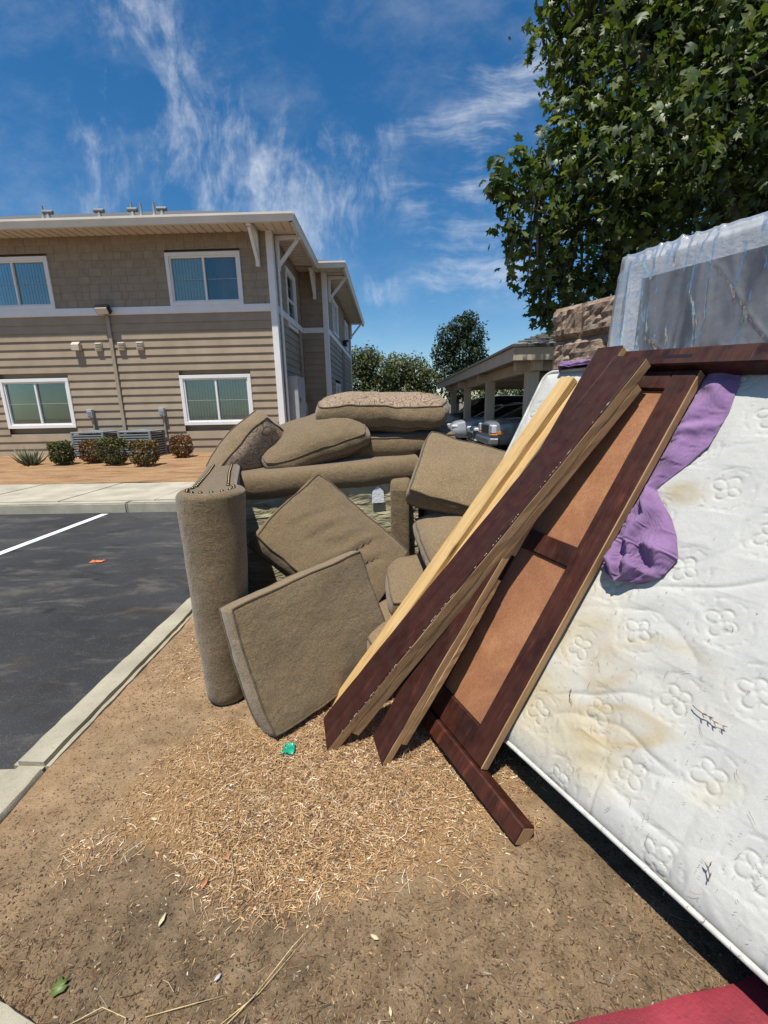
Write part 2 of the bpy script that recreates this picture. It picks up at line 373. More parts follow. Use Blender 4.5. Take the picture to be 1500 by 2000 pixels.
def _paisley(t):
    w = t.vm('ADD', t.obj, t.vm('MULTIPLY', t.vm('SUBTRACT', t.noise(t.obj, 9, 3, out=1), (.5, .5, .5)), (.06, .06, .06)))
    vo = t.n('ShaderNodeTexVoronoi', {'Vector': w, 'Scale': 10.5}); d = vo.outputs['Distance']
    rings = t.m('PINGPONG', t.m('MULTIPLY', d, 7.5), 1)
    c = t.ramp(rings, [(.1, (.13, .07, .05)), (.3, (.27, .21, .14)), (.6, (.33, .27, .19)), (.82, (.17, .10, .07)), (.95, (.29, .23, .16))])
    sc = t.noise(t.obj, 30, 4, .7); c = t.mix(t.m('MULTIPLY', t.ss(sc, .5, .62), .75), c, (.33, .265, .19))
    c = t.mix(t.m('MULTIPLY', t.ss(t.noise(t.obj, 60, 3, .6, 1), .56, .62), .8), c, (.15, .085, .07))
    t.set(c, .9, t.bump(t.noise(t.obj, 300, 2), .5, .003, t.bump(t.noise(t.obj, 14, 4), .25, .02)), .12)
M_paisley = mat('paisley_fabric', _paisley)
def _deck(t):
    wr = t.noise(t.map(t.obj, scale=(1, 1, 3.2), rot=(0, R(14), 0)), 5, 5, .55, .9)
    t.set(vary(t, (.38, .345, .215), .1, 6), .6, t.bump(wr, .9, .05), .25)
M_deck = mat('deck_cloth', _deck)
M_brass = mat('aged_brass', lambda t: t.set((.13, .10, .06), .35, Metallic=1.0))

def wood_dark(name, a, b, wear=.5, rough=.32):
    def fn(t):
        g = t.noise(t.map(t.obj, scale=(1.0, 22, 22)), 2.4, 7, .6, .6); c = t.ramp(g, [(.22, a), (.5, tuple((x+y)*.5 for x, y in zip(a, b))), (.8, b)])
        scr = t.noise(t.map(t.obj, scale=(2.2, 60, 60)), 3.4, 5, .7); c = t.mix(t.m('MULTIPLY', t.ss(scr, .66, .74), wear), c, (.28, .17, .10))
        blo = t.noise(t.map(t.obj, scale=(1, 5, 5)), 5, 6, .7); c = t.mix(t.m('MULTIPLY', t.ss(blo, .52, .72), wear*.6), c, tuple(x*2.4 for x in b)); c = t.mix(t.m('MULTIPLY', t.ss(t.noise(t.map(t.obj, scale=(1, 2, 2), loc=(4, 1, 0)), 3.5, 6, .7), .46, .66), wear*.75), c, tuple(x*.7 for x in a))
        dust = t.ss(t.noise(t.obj, 70, 4, .8), .62, .78); c = t.mix(t.m('MULTIPLY', dust, .35), c, (.17, .13, .11))
        t.set(c, t.ramp(t.noise(t.obj, 20, 4), [(.3, rough*.8), (.7, rough*1.7)]), t.bump(t.m('ADD', g, t.m('MULTIPLY', scr, .5)), .25, .004), .32)
    return mat(name, fn)
M_dark = wood_dark('stained_wood', (.018, .0052, .0036), (.055, .0150, .0085), .6, .46)
M_dark2 = wood_dark('worn_stained_wood', (.018, .0052, .0034), (.074, .0185, .0095), .95, .46)
def wood_raw(name, a, b, c3):
    def fn(t):
        g = t.noise(t.map(t.obj, scale=(1.0, 14, 14)), 3.2, 7, .6, 1.2); c = t.ramp(g, [(.28, a), (.5, b), (.72, c3)])
        k = t.n('ShaderNodeTexVoronoi', {'Vector': t.map(t.obj, scale=(2.6, 12, 12)), 'Scale': 1.0}).outputs['Distance']; c = t.mix(t.m('MULTIPLY', t.m('SUBTRACT', 1, t.ss(k, .05, .16)), .8), c, tuple(x*.28 for x in a))
        c = t.mix(t.m('MULTIPLY', t.ss(t.noise(t.obj, 24, 5, .75), .56, .76), .35), c, tuple(x*.5 for x in a))
        t.set(c, .7, t.bump(g, .25, .004), .25)
    return mat(name, fn)
M_pine = wood_raw('raw_pine', (.36, .22, .085), (.50, .33, .14), (.58, .41, .20))
M_pine2 = wood_raw('aged_pine', (.24, .135, .062), (.36, .215, .105), (.45, .29, .15))
def _hard(t):
    g = t.noise(t.map(t.obj, scale=(1, 1, 1)), 3.2, 5, .6, .6); c = t.ramp(g, [(.25, (.19, .080, .040)), (.5, (.285, .128, .062)), (.75, (.42, .22, .11))])
    c = t.mix(.6, c, t.mix(1, c, t.ramp(t.noise(t.map(t.obj, scale=(1, 2.5, 1)), 110, 4, .75), [(.3, .5), (.7, 1.55)]), 'MULTIPLY'))
    t.set(c, .55, t.bump(t.noise(t.obj, 200, 3), .15, .002), .35)
M_hard = mat('stained_hardboard', _hard)
def _paintchip(t): t.set(vary(t, (.55, .48, .40), .2, 60), .8)
M_chip = mat('chipped_edge', _paintchip)

def _tick(t):
    c = t.n('ShaderNodeVertexColor', layer_name='tint').outputs[0]
    k = t.noise(t.obj, 420, 3, .7); c = t.mix(1, c, t.ramp(k, [(.3, .86), (.7, 1.06)]), 'MULTIPLY')
    c = t.mix(t.m('MULTIPLY', t.ss(t.noise(t.obj, 45, 5, .75), .66, .78), .3), c, (.35, .31, .25))
    t.set(c, .85, t.bump(k, .3, .002), .15)
M_tick = mat('mattress_ticking', _tick)
M_mside = mat('mattress_border', lambda t: t.set(vary(t, (.11, .11, .115), .15, 8), .85, t.bump(t.noise(t.obj, 300, 3), .4, .003)))
M_mpipe = mat('mattress_tape', lambda t: t.set(vary(t, (.50, .49, .45), .2, 12), .7, t.bump(t.noise(t.obj, 250, 3), .3, .002)))
def _purple(t):
    wr = t.noise(t.obj, 26, 5, .6, .5)
    t.set(vary(t, (.215, .125, .250), .12, 10), .85, t.bump(t.noise(t.obj, 500, 2), .25, .001, t.bump(t.noise(t.map(t.obj, scale=(2, .7, 1), rot=(0, 0, .5)), 16, 3, .5, 1.2), .5, .012, t.bump(wr, .3, .006))), .15); t.put(t.b.inputs['Sheen Weight'], .2)
M_purple = mat('purple_cotton', _purple)
M_cambric = mat('box_cambric', lambda t: t.set(vary(t, (.085, .085, .10), .12, 5), .9, t.bump(t.noise(t.obj, 260, 3), .3, .003)))
M_boxwhite = mat('box_border', lambda t: t.set(vary(t, (.58, .59, .60), .06, 6), .8, t.bump(t.noise(t.obj, 60, 4), .5, .01)))
def _plastic(t):
    t.nt.nodes.remove(t.b)
    w = t.noise(t.map(t.obj, scale=(2.2, .6, 1), rot=(0, 0, R(18))), 4, 2.5, .5, .9); w2 = t.noise(t.map(t.obj, rot=(0, 0, R(-38)), scale=(3, .7, 1)), 3.6, 2.5, .5, .7)
    w3 = t.noise(t.obj, 30, 4, .6, .6)
    nr = t.bump(t.m('ADD', t.m('ADD', w, w2), t.m('MULTIPLY', w3, .12)), .30, .035)
    spx = t.n('ShaderNodeSeparateXYZ', {0: t.obj}); rim = t.m('MAXIMUM', t.m('SUBTRACT', 1, t.ss(spx.outputs[0], .0, .07)), t.ss(spx.outputs[1], 1.87, 1.93))
    g = t.n('ShaderNodeBsdfGlossy', {'Color': (1, .92, .82, 1), 'Roughness': .10, 'Normal': nr}); tr = t.n('ShaderNodeBsdfTransparent', {'Color': (.93, .94, .95, 1)})
    df = t.n('ShaderNodeBsdfDiffuse', {'Color': (.78, .79, .80, 1), 'Normal': nr}); tl = t.n('ShaderNodeBsdfTranslucent', {'Color': (.8, .82, .85, 1)})
    d2 = t.n('ShaderNodeMixShader', {0: .4, 1: df.outputs[0], 2: tl.outputs[0]})
    fr = t.n('ShaderNodeFresnel', {'IOR': 1.5, 'Normal': nr})
    m1 = t.n('ShaderNodeMixShader', {0: t.m('ADD', t.m('MULTIPLY', rim, .42), t.m('MULTIPLY', t.ss(t.m('ADD', w, t.m('MULTIPLY', w3, .15)), .36, .75), .30)), 1: tr.outputs[0], 2: d2.outputs[0]})
    m2 = t.n('ShaderNodeMixShader', {0: t.m('MULTIPLY', fr.outputs[0], .55, clamp=True), 1: m1.outputs[0], 2: g.outputs[0]})
    t.put(t.out.inputs[0], m2.outputs[0])
M_plastic = mat('clear_plastic', _plastic)
def _block(t):
    n = t.noise(t.world, 26, 6, .7); c = t.ramp(n, [(.28, (.12, .080, .056)), (.5, (.31, .225, .165)), (.72, (.46, .365, .285))])
    c = t.mix(t.m('MULTIPLY', t.ss(t.noise(t.world, 140, 3), .58, .7), .7), c, (.10, .07, .06)); t.set(c, .95, t.bump(n, 1, .02), .1)
M_block = mat('splitface_block', _block)
def _bark(t):
    n = t.noise(t.map(t.obj, scale=(3, 3, 1)), 4, 6, .65); t.set(t.ramp(n, [(.35, (.07, .055, .04)), (.6, (.16, .14, .11)), (.7, (.3, .28, .23))]), .9, t.bump(n, .6, .03))
M_bark = mat('bark', _bark)
def carpaint(name, col, rough=.25): return mat(name, lambda t: t.set(vary(t, col, .05, 4), rough, None, .5, **{'Coat Weight': .7, 'Coat Roughness': .06}))
M_car_silver = carpaint('silver_paint', (.36, .37, .39)); M_car_grey = carpaint('grey_paint', (.17, .165, .16)); M_car_black = carpaint('black_paint', (.012, .013, .016)); M_car_dark = carpaint('dark_paint', (.03, .03, .035))
M_tyre = paint('tyre_rubber', (.018, .018, .018), .8); M_rim = mat('alloy', lambda t: t.set((.45, .45, .46), .3, Metallic=.9))
M_chrome = mat('chrome', lambda t: t.set((.42, .42, .44), .28, Metallic=1.0)); M_lamp = mat('lamp_glass', lambda t: t.set((.55, .57, .6), .1, None, .8)); M_amber = mat('amber_lamp', lambda t: t.set((.6, .2, .03), .2, None, .7))
M_carglass = mat('car_glass', lambda t: t.set((.012, .015, .018), .04, None, .9))
# ================================================================ SETTING
g = MB().box(-400, 400, -100, 700, -1.2, -.2).build('ground', M_yard); tag(g, kind='structure')
g = MB().box(-32, 45, -14, 70, -.19, -.12).build('parking_lot', M_asphalt); tag(g, kind='structure')
for x in (-4.13, -6.9, -9.7):
    st = MB().box(x-.05, x+.05, 1.2, 6.02, -.1165, -.116).build('parking_stripe', M_stripe); tag(st, kind='structure')
for y in (12.9, 15.8, 18.6): tag(MB().box(1.9, 7, y-.05, y+.05, -.1165, -.116).build('parking_stripe', M_stripe), kind='structure')

def rough_box(x0, x1, y0, y1, z0, z1, seed=0, res=.06, amp=.006, bev=.018):
    """kerb/slab block with softened, slightly chipped edges"""
    bm = bmesh.new(); bmesh.ops.create_cube(bm, size=1)
    for p in bm.verts: p.co = Vector(((x0+x1)/2+p.co.x*(x1-x0), (y0+y1)/2+p.co.y*(y1-y0), (z0+z1)/2+p.co.z*(z1-z0)))
    bmesh.ops.bevel(bm, geom=bm.edges[:], offset=bev, segments=2, affect='EDGES')
    L = max(x1-x0, y1-y0); cuts = min(40, int(L/res)); ax = 0 if (x1-x0) > (y1-y0) else 1
    es = [e for e in bm.edges if abs((e.verts[0].co-e.verts[1].co)[ax]) > L*.5]
    bmesh.ops.subdivide_edges(bm, edges=es, cuts=cuts, use_grid_fill=True)
    for p in bm.verts:
        n = mnoise.noise_vector(p.co*9 + Vector((seed, 0, 0)))+.6*mnoise.noise_vector(p.co*31)
        p.co += n*amp
    m = MB(); bm.verts.index_update(); m.add([p.co for p in bm.verts], [[q.index for q in f.verts] for f in bm.faces]); bm.free(); return m
# sidewalk slabs and kerb along the building
sw = MB().box(-18.4, -.6, 6.3, 7.86, -.15, -.04).build('sidewalk', M_blockbase); tag(sw, kind='structure')
x = -.62; i = 0
while x > -18:
    rough_box(x-1.44, x, 6.27, 7.88, -.10, .03+.004*math.sin(i*2.1), i, .4, .002, .008).build('slab', M_conc, sw); x -= 1.452; i += 1
fk = MB().box(-18.4, -.6, 6.13, 6.24, -.15, -.05).build('far_kerb', M_blockbase); tag(fk, kind='structure')
for k in range(6):
    x1 = -.95-2.905*k; rough_box(x1-2.895, x1, 6.10, 6.255, -.18, .024, k, .1, .004, .018).build('kerb_stone', M_conc, fk)
# yard in front of the building
nx, ny = 150, 60
X, Y = np.meshgrid(np.linspace(-22, -.6, nx), np.linspace(7.88, 14.2, ny), indexing='ij'); P = np.stack([X.ravel(), Y.ravel(), np.zeros(X.size)], 1)
P[:, 2] = .03+.05*np.clip((P[:, 1]-7.9)/3, 0, 1)+.022*vnoise(P, 1.6, 1)+.012*vnoise(P, 6, 2)
o = link('yard', np_mesh('yard', P, grid_faces(nx, ny), smooth=True), M_yard); tag(o, kind='structure')
tag(MB().box(-3.2, -.6, 14.1, 30, -.15, .08).build('side_yard', M_yard), kind='structure')

# planter where the pile stands
def planter_z(P): return .004+.012*vnoise(P, 2.2, 3)+.006*vnoise(P, 11, 4)+.003*vnoise(P, 40, 9, 2)
nx, ny = 330, 330
xs = -1.31+(np.linspace(0, 1, nx)**1.15)*4.6; ys = .3+(np.linspace(0, 1, ny)**1.4)*4.4
X, Y = np.meshgrid(xs, ys, indexing='ij'); P = np.stack([X.ravel(), Y.ravel(), np.zeros(X.size)], 1); P[:, 2] = planter_z(P)
o = link('planter_soil', np_mesh('planter_soil', P, grid_faces(nx, ny), smooth=True), M_soil); tag(o, kind='structure')
lk = MB().box(-1.44, -1.32, 1.5, 4.8, -.17, -.03).build('planter_kerb', M_blockbase); tag(lk, kind='structure')
y = 1.335
for k, L in enumerate((1.9, 1.6)):
    rough_box(-1.452, -1.308, y, y+L, -.2, .028, 5+k, .05, .006, .02).build('kerb_stone', M_kerb, lk); y += L+.008
rough_box(-1.452, 3.4, 4.82, 4.96, -.2, .028, 9, .1, .005).build('kerb_stone', M_kerb, lk)
def curb_sweep(inner, w, z1, name, m, seed):
    pts = [Vector((a, b, 0)) for a, b in inner]; out = []
    for i in range(len(pts)):
        a = pts[max(i-1, 0)]; b = pts[min(i+1, len(pts)-1)]; t = (b-a).normalized(); nr = Vector((t.y, -t.x, 0)); out.append((pts[i], nr))
    prof = [(0, -.2), (0, z1-.018), (.006, z1-.004), (.02, z1), (w-.03, z1), (w-.008, z1-.012), (w, z1-.035), (w+.02, -.2)]
    m_ = MB(); vs = []; k = len(prof)
    for p, nr in out:
        for d, z in prof:
            q = p+nr*d; q.z = z; q += (mnoise.noise_vector(q*12+Vector((seed, 0, 0)))+.5*mnoise.noise_vector(q*37))*.005; vs.append(q)
    fs = [(i*k+j, i*k+j+1, (i+1)*k+j+1, (i+1)*k+j) for i in range(len(out)-1) for j in range(k-1)] + [tuple(range(k)), tuple((len(out)-1)*k+j for j in range(k))]
    return m_.add(vs, fs).build(name, m, lk, smooth='auto')
def densify(pl, n=14):
    o = []
    for a, b in zip(pl, pl[1:]): o += [(a[0]+(b[0]-a[0])*k/n, a[1]+(b[1]-a[1])*k/n) for k in range(n)]
    return o+[pl[-1]]
curb_sweep(densify([(-1.308, 1.325), (-1.30, 1.12), (-1.235, .95), (-1.10, .80), (-.92, .69), (-.78, .645), (-.56, .61)], 6), .42, .026, 'kerb_stone', M_kerb, 3)
curb_sweep(densify([(-.552, .609), (-.2, .592), (.20, .618)], 8), .16, .026, 'kerb_stone', M_kerb, 7)
curb_sweep(densify([(.208, .619), (.36, .652), (.76, .722), (1.4, .85), (2.6, 1.1)], 10), .16, .03, 'kerb_stone', M_red, 11)

# ================================================================ APARTMENT BUILDING
BD = empty('apartment_building', (-8, 13, .05)); tag(BD, 'two-storey taupe apartment block with lap siding, shingle upper floor and white trim', 'building')
def bpart(name, mb, m, parent=BD, smooth=False): return mb.build(name, m, parent, world=True, smooth=smooth)
wall = bpart('wall', MB().box(-13.5, -3.28, 13.12, 28, -.1, 5.95), M_siding)
wall2 = bpart('wall', MB().box(-5, -2.38, 16.92, 26.2, -.1, 5.95), M_siding)
def strip(parent, O, A, N, L, z0, z1, lip, top, m, name):
    O, A, N = Vector(O), Vector(A), Vector(N)
    pr = [(0, z0), (lip, z0), (lip+.002, z0+.012), (top, z1), (0, z1)]; n = len(pr)
    vs = [O+N*a+Vector((0, 0, b)) for a, b in pr]; vs += [v+A*L for v in vs]
    mb = MB().add(vs, [tuple(range(n))[::-1], tuple(range(n, 2*n))]+[(i, (i+1) % n, n+(i+1) % n, n+i) for i in range(n)])
    return bpart(name, mb, m, parent)
def cutspans(a, b, holes, z0, z1):
    spans = [(a, b)]
    for (h0, h1, k0, k1) in holes:
        if z1 <= k0+.01 or z0 >= k1-.01: continue
        ns = []
        for s0, s1 in spans:
            if h1 <= s0 or h0 >= s1: ns.append((s0, s1)); continue
            if h0 > s0: ns.append((s0, h0))
            if h1 < s1: ns.append((h1, s1))
        spans = ns
    return [s for s in spans if s[1]-s[0] > .03]
FW = [(-6.03, -3.99, 4.13, 5.455), (-11.3, -9.26, 4.13, 5.455), (-6.05, -3.99, .885, 2.29), (-11.32, -9.28, .885, 2.29)]
def siding(parent, O, A, N, a, b, holes, zlo=.06, zbelt=3.93, ztop=5.92, shingles=True):
    z = zlo; p = (zbelt-zlo)/18
    for k in range(18):
        for s0, s1 in cutspans(a, b, holes, z, z+p): strip(parent, Vector(O)+Vector(A)*s0, A, N, s1-s0, z, z+p+.01, .034, .004, M_siding, 'siding_board')
        z += p
    z = zbelt+.21; p = (ztop-z)/9
    for k in range(9):
        for s0, s1 in cutspans(a, b, holes, z, z+p):
            if not shingles: strip(parent, Vector(O)+Vector(A)*s0, A, N, s1-s0, z, z+p+.008, .016, .003, M_shingle, 'siding_board'); continue
            x = s0
            while x < s1-.001:
                w = random.choice((.2, .28, .34, .4)) if x > -11.6 else .9
                e_ = min(x+w, s1)
                if s1-e_ < .12: e_ = s1
                dz = 0; strip(parent, Vector(O)+Vector(A)*(x+.002), A, N, e_-x-.007, z+dz, z+p+.008, .018, .003, M_shingle, 'shingle'); x = e_
        z += p
siding(wall, (0, 13, 0), (1, 0, 0), (0, -1, 0), -13.4, -3.25, FW)
SW1 = [(14.5, 15.85, 3.78, 5.52)]
siding(wall, (-3.15, 0, 0), (0, 1, 0), (1, 0, 0), 13.16, 16.8, SW1, shingles=False)
siding(wall2, (0, 16.8, 0), (1, 0, 0), (0, -1, 0), -3.15, -2.36, [], shingles=False)
SW2 = [(18.5, 20.3, 4.2, 5.55), (23.3, 24.9, 4.2, 5.55), (18.6, 20.2, .95, 2.3)]
siding(wall2, (-2.25, 0, 0), (0, 1, 0), (1, 0, 0), 16.92, 26.3, SW2, shingles=False)
bpart('wall_lining', MB().box(-13.4, -3.2, 13.001, 13.01, -.05, .05), M_siding)
# trim
bpart('belt_trim', MB().box(-13.4, -3.262, 12.945, 13.05, 3.935, 4.13, .006), M_trim)
bpart('belt_trim', MB().box(-3.2, -3.095, 13.145, 16.8, 3.935, 4.12, .006), M_trim); bpart('belt_trim', MB().box(-3.09, -2.362, 16.745, 16.85, 3.935, 4.12, .006), M_trim)
bpart('belt_trim', MB().box(-2.3, -2.195, 16.945, 26.3, 3.935, 4.12, .006), M_trim)
bpart('corner_trim', MB().box(-3.26, -3.085, 12.94, 13.14, 0, 5.93, .006), M_trim); bpart('corner_trim', MB().box(-2.36, -2.185, 16.74, 16.94, 0, 5.93, .006), M_trim)
bpart('corner_trim', MB().box(-3.12, -3.09, 16.76, 16.79, .0, 5.9), M_siding); bpart('corner_trim', MB().box(-2.36, -2.185, 26.25, 26.4, 0, 5.93, .006), M_trim)
def window(O, A, N, w, h, left_m, right_m, vertical=True, slider=True):
    """O = lower left corner on the siding plane, A to the right, N outwards"""
    O, A, N = Vector(O), Vector(A), Vector(N); Z = Vector((0, 0, 1)); wd = MB(); T = .095
    def bx(mb, a0, a1, z0, z1, n0, n1, bev=.005): return mb.obox(O+A*(a0+a1)/2+N*(n0+n1)/2+Z*(z0+z1)/2, A, N, Z, (a1-a0, n1-n0, z1-z0), bev)
    bx(wd, 0, w, h-T, h, -.03, .055); bx(wd, 0, w, 0, T, -.03, .057); bx(wd, 0, T, T, h-T, -.03, .053); bx(wd, w-T, w, T, h-T, -.03, .053)
    fr = bpart('window', wd, M_trim)
    s = MB(); i0, i1 = T, w-T
    for (a, b, c, d) in ((i0, i1, T, T+.04), (i0, i1, h-T-.04, h-T), (i0, i0+.04, T+.04, h-T-.04), (i1-.04, i1, T+.04, h-T-.04)): bx(s, a, b, c, d, -.10, .02, .003)
    mc = w/2
    if slider: bx(s, mc-.028, mc+.028, T+.04, h-T-.04, -.07, .024, .003)
    else: bx(s, i0+.04, i1-.04, h/2-.025, h/2+.025, -.07, .024, .003)
    bpart('frame', s, M_trim, fr)
    halves = ((i0+.04, mc-.028, T+.04, h-T-.04, left_m), (mc+.028, i1-.04, T+.04, h-T-.04, right_m)) if slider else ((i0+.04, i1-.04, T+.04, h/2-.025, left_m), (i0+.04, i1-.04, h/2+.025, h-T-.04, right_m))
    for a, b, c, d, bm_ in halves:
        bpart('pane', bx(MB(), a-.006, b+.006, c-.006, d+.006, -.035, -.029, 0), M_glass, fr)
        mb = MB(); bx(mb, a, b, (c+d)/2-.006, (c+d)/2+.006, -.028, -.02, 0); bpart('muntin', mb, M_greybox, fr)
        mb = MB(); n = max(2, int((b-a)/.085)) if vertical else 1; q = (b-a)/n
        for k in range(n):
            sk = .008 if vertical else .0
            x0, x1 = a+q*k, a+q*(k+1); mb.add([O+A*x0+N*(-.075-sk)+Z*c, O+A*(x1)+N*(-.07+sk)+Z*c, O+A*(x1)+N*(-.07+sk)+Z*d, O+A*x0+N*(-.075-sk)+Z*d], [(0, 1, 2, 3)])
        bpart('blind', mb, bm_, fr)
    return fr
ax, nf = (1, 0, 0), (0, -1, 0)
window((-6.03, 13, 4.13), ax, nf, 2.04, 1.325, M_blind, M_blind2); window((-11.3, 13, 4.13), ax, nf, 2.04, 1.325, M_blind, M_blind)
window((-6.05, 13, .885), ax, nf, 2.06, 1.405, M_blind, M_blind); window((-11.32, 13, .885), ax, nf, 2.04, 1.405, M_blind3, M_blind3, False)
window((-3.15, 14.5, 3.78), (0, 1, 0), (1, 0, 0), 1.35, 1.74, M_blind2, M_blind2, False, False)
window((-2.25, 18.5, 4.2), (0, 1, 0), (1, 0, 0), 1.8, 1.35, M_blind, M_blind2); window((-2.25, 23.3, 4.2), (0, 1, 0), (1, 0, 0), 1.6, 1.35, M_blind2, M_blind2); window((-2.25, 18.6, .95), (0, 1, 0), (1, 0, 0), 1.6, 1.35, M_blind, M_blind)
# eaves: soffit panels, gutters, roof
sof = bpart('soffit', MB().box(-13.5, -2.46, 12.26, 13.1, 5.955, 5.97).box(-3.2, -2.46, 13.1, 16.2, 5.955, 5.97).box(-3.2, -1.56, 16.1, 16.9, 5.955, 5.97).box(-2.4, -1.56, 16.9, 27, 5.955, 5.97), M_soffit)
x = -2.47
def sofp(x0, x1, y0, y1):
    m = MB(); rib = .045
    if x1-x0 < y1-y0: m.box(x0, x1-rib, y0, y1, 5.918, 5.953, .006).box(x1-rib+.001, x1-.002, y0, y1, 5.94, 5.953)
    else: m.box(x0, x1, y0, y1-rib, 5.918, 5.953, .006).box(x0, x1, y1-rib+.001, y1-.002, 5.94, 5.953)
    bpart('soffit_panel', m, M_soffit, sof)
while x > -13.3: sofp(x-.23, x, 12.27, 13.02); x -= .232
y = 13.03
while y < 16.0: sofp(-3.1, -2.47, y, y+.23); y += .232
x = -1.57
while x > -2.4: sofp(x-.2, x, 16.1, 16.78); x -= .202
y = 16.95
while y < 26.9: sofp(-2.2, -1.57, y, y+.23); y += .232
def gutter(a, b, n):
    a, b, n = Vector(a), Vector(b), Vector(n); pr = [(0, 5.845), (.085, 5.845), (.10, 5.90), (.125, 5.97), (.14, 5.985), (.14, 6.035), (.125, 6.035), (.12, 6.0), (0, 6.0)]
    k = len(pr); vs = [a+n*p+Vector((0, 0, q)) for p, q in pr]+[b+n*p+Vector((0, 0, q)) for p, q in pr]
    bpart('gutter', MB().add(vs, [tuple(range(k)), tuple(range(k, 2*k))]+[(i, (i+1) % k, k+(i+1) % k, k+i) for i in range(k)]), M_gutter)
gutter((-13.5, 12.27, 0), (-2.33, 12.27, 0), (0, -1, 0)); gutter((-2.455, 12.2, 0), (-2.455, 16.1, 0), (1, 0, 0))
gutter((-2.45, 16.1, 0), (-1.42, 16.1, 0), (0, -1, 0)); gutter((-1.555, 16.03, 0), (-1.555, 27.1, 0), (1, 0, 0))
t24 = math.tan(R(23.2))
def hip(x0, x1, y0, y1, d):
    z0 = 6.0; z1 = z0+d*t24
    return MB().add([(x0, y0, z0), (x1, y0, z0), (x1, y1, z0), (x0, y1, z0), (x0+d, y0+d, z1), (x1-d, y0+d, z1), (x1-d, y1-d, z1), (x0+d, y1-d, z1), (x0, y0, z0-.04), (x1, y0, z0-.04), (x1, y1, z0-.04), (x0, y1, z0-.04)],
        [(0, 1, 5, 4), (1, 2, 6, 5), (2, 3, 7, 6), (3, 0, 4, 7), (4, 5, 6, 7), (8, 9, 10, 11), (0, 1, 9, 8), (1, 2, 10, 9), (2, 3, 11, 10), (3, 0, 8, 11)])
rf = bpart('roof', hip(-16.5, -2.40, 12.2, 28.5, 4.2), M_roof); rf2 = bpart('roof', hip(-9, -1.50, 16.06, 27.1, 3.0), M_roof)
for k in range(1, 8):     # shingle courses near the eave
    yy = 12.2+k*.16; z = 6.0+(yy-12.2)*t24; bpart('roof_course', MB().box(-13.5, -2.4-(yy-12.2), yy, yy+.02, z, z+.018), M_roof, rf)
def rv(x, y, big):
    z = 6.0+(y-12.2)*t24
    if big:
        m = MB().lathe([(.10, -.05), (.055, .05), (.036, .15)], 12, (x, y, z)); o_ = bpart('roof_vent', m, M_roofmetal, BD, 'auto')
        bpart('cap', MB().lathe([(.042, -.13), (.052, -.12), (.052, .12), (.042, .13)], 14, (x, y, z+.17), (1, .06, 0)), M_roofmetal, o_, 'auto')
    else: bpart('vent_pipe', MB().lathe([(.09, -.04), (.035, .06), (.028, .32)], 10, (x, y, z)), M_roofmetal, BD, 'auto')
for x, b in ((-9.2, 0), (-8.85, 1), (-7.5, 1), (-6.8, 0), (-6.55, 0), (-6.62, 1), (-6.2, 0), (-5.85, 1)): rv(x, 12.75+(.3 if not b else 0), b)
def bracket(O, N):      # knee brace on the wall under the eave
    O, N = Vector(O), Vector(N); Z = Vector((0, 0, 1)); A = N.cross(Z)
    m = MB(); m.obox(O+N*.05+Z*5.47, A, N, Z, (.11, .1, .86), .008); m.obox(O+N*.40+Z*5.85, A, N, Z, (.112, .6, .1), .008)
    a = O+N*.08+Z*5.18; b = O+N*.62+Z*5.80; m.bar(a, b, .085, .085, (0, 0, 1), .006); bpart('bracket', m, M_trim)
bracket((-3.50, 12.97, 0), (0, -1, 0)); bracket((-3.09, 13.32, 0), (1, 0, 0)); bracket((-2.62, 16.77, 0), (0, -1, 0)); bracket((-2.19, 17.2, 0), (1, 0, 0)); bracket((-2.19, 26.05, 0), (1, 0, 0))
bpart('downspout', MB().tube([(-3.0, 13.25, 5.5), (-3.03, 13.25, 5.3), (-3.04, 13.25, .1)], .035, 8), M_trim)
# fittings on the facade
fl = bpart('flood_light', MB().obox((-7.84, 12.80, 4.05), (1, 0, 0), (0, math.cos(R(35)), math.sin(R(35))), (0, -math.sin(R(35)), math.cos(R(35))), (.40, .14, .22), .02).box(-7.88, -7.80, 12.82, 12.96, 4.06, 4.14), M_black)
bpart('lens', MB().obox((-7.84, 12.735, 4.0), (1, 0, 0), (0, math.cos(R(35)), math.sin(R(35))), (0, -math.sin(R(35)), math.cos(R(35))), (.33, .03, .17), .008), M_screen, fl)
bpart('conduit_cover', MB().box(-7.89, -7.79, 12.92, 12.975, .35, 3.93, .008), M_pipe)
bpart('exhaust_hood', MB().prism([(-.12, -.11), (.0, -.11), (.0, .12), (-.04, .12), (-.13, .04)], (0, 1, 0), (0, 0, 1), (.22, 0, 0)), M_vent)
o = bpy.data.objects['exhaust_hood']; o.data.transform(Matrix.Translation(Vector((-8.94, 12.955, 3.13)))) if False else None
for p in o.data.vertices: p.co += Vector((-8.94, 12.955, 3.13))
for x in (-8.22, -7.57, -7.04):
    v = bpart('wall_vent', MB().box(x-.1, x+.1, 12.93, 12.98, 2.99, 3.22, .008), M_vent)
    for k in range(5): bpart('louver', MB().obox((x, 12.915, 3.02+.042*k), (1, 0, 0), (0, .9, .43), (0, -.43, .9), (.17, .04, .012)), M_vent, v)
for x in (-8.755, -6.644):
    b = bpart('disconnect_box', MB().box(x-.075, x+.075, 12.84, 12.97, 1.16, 1.4, .01), M_greybox); bpart('door', MB().box(x-.05, x+.05, 12.828, 12.838, 1.2, 1.33, .004), M_black if x > 0 else M_ac, b)
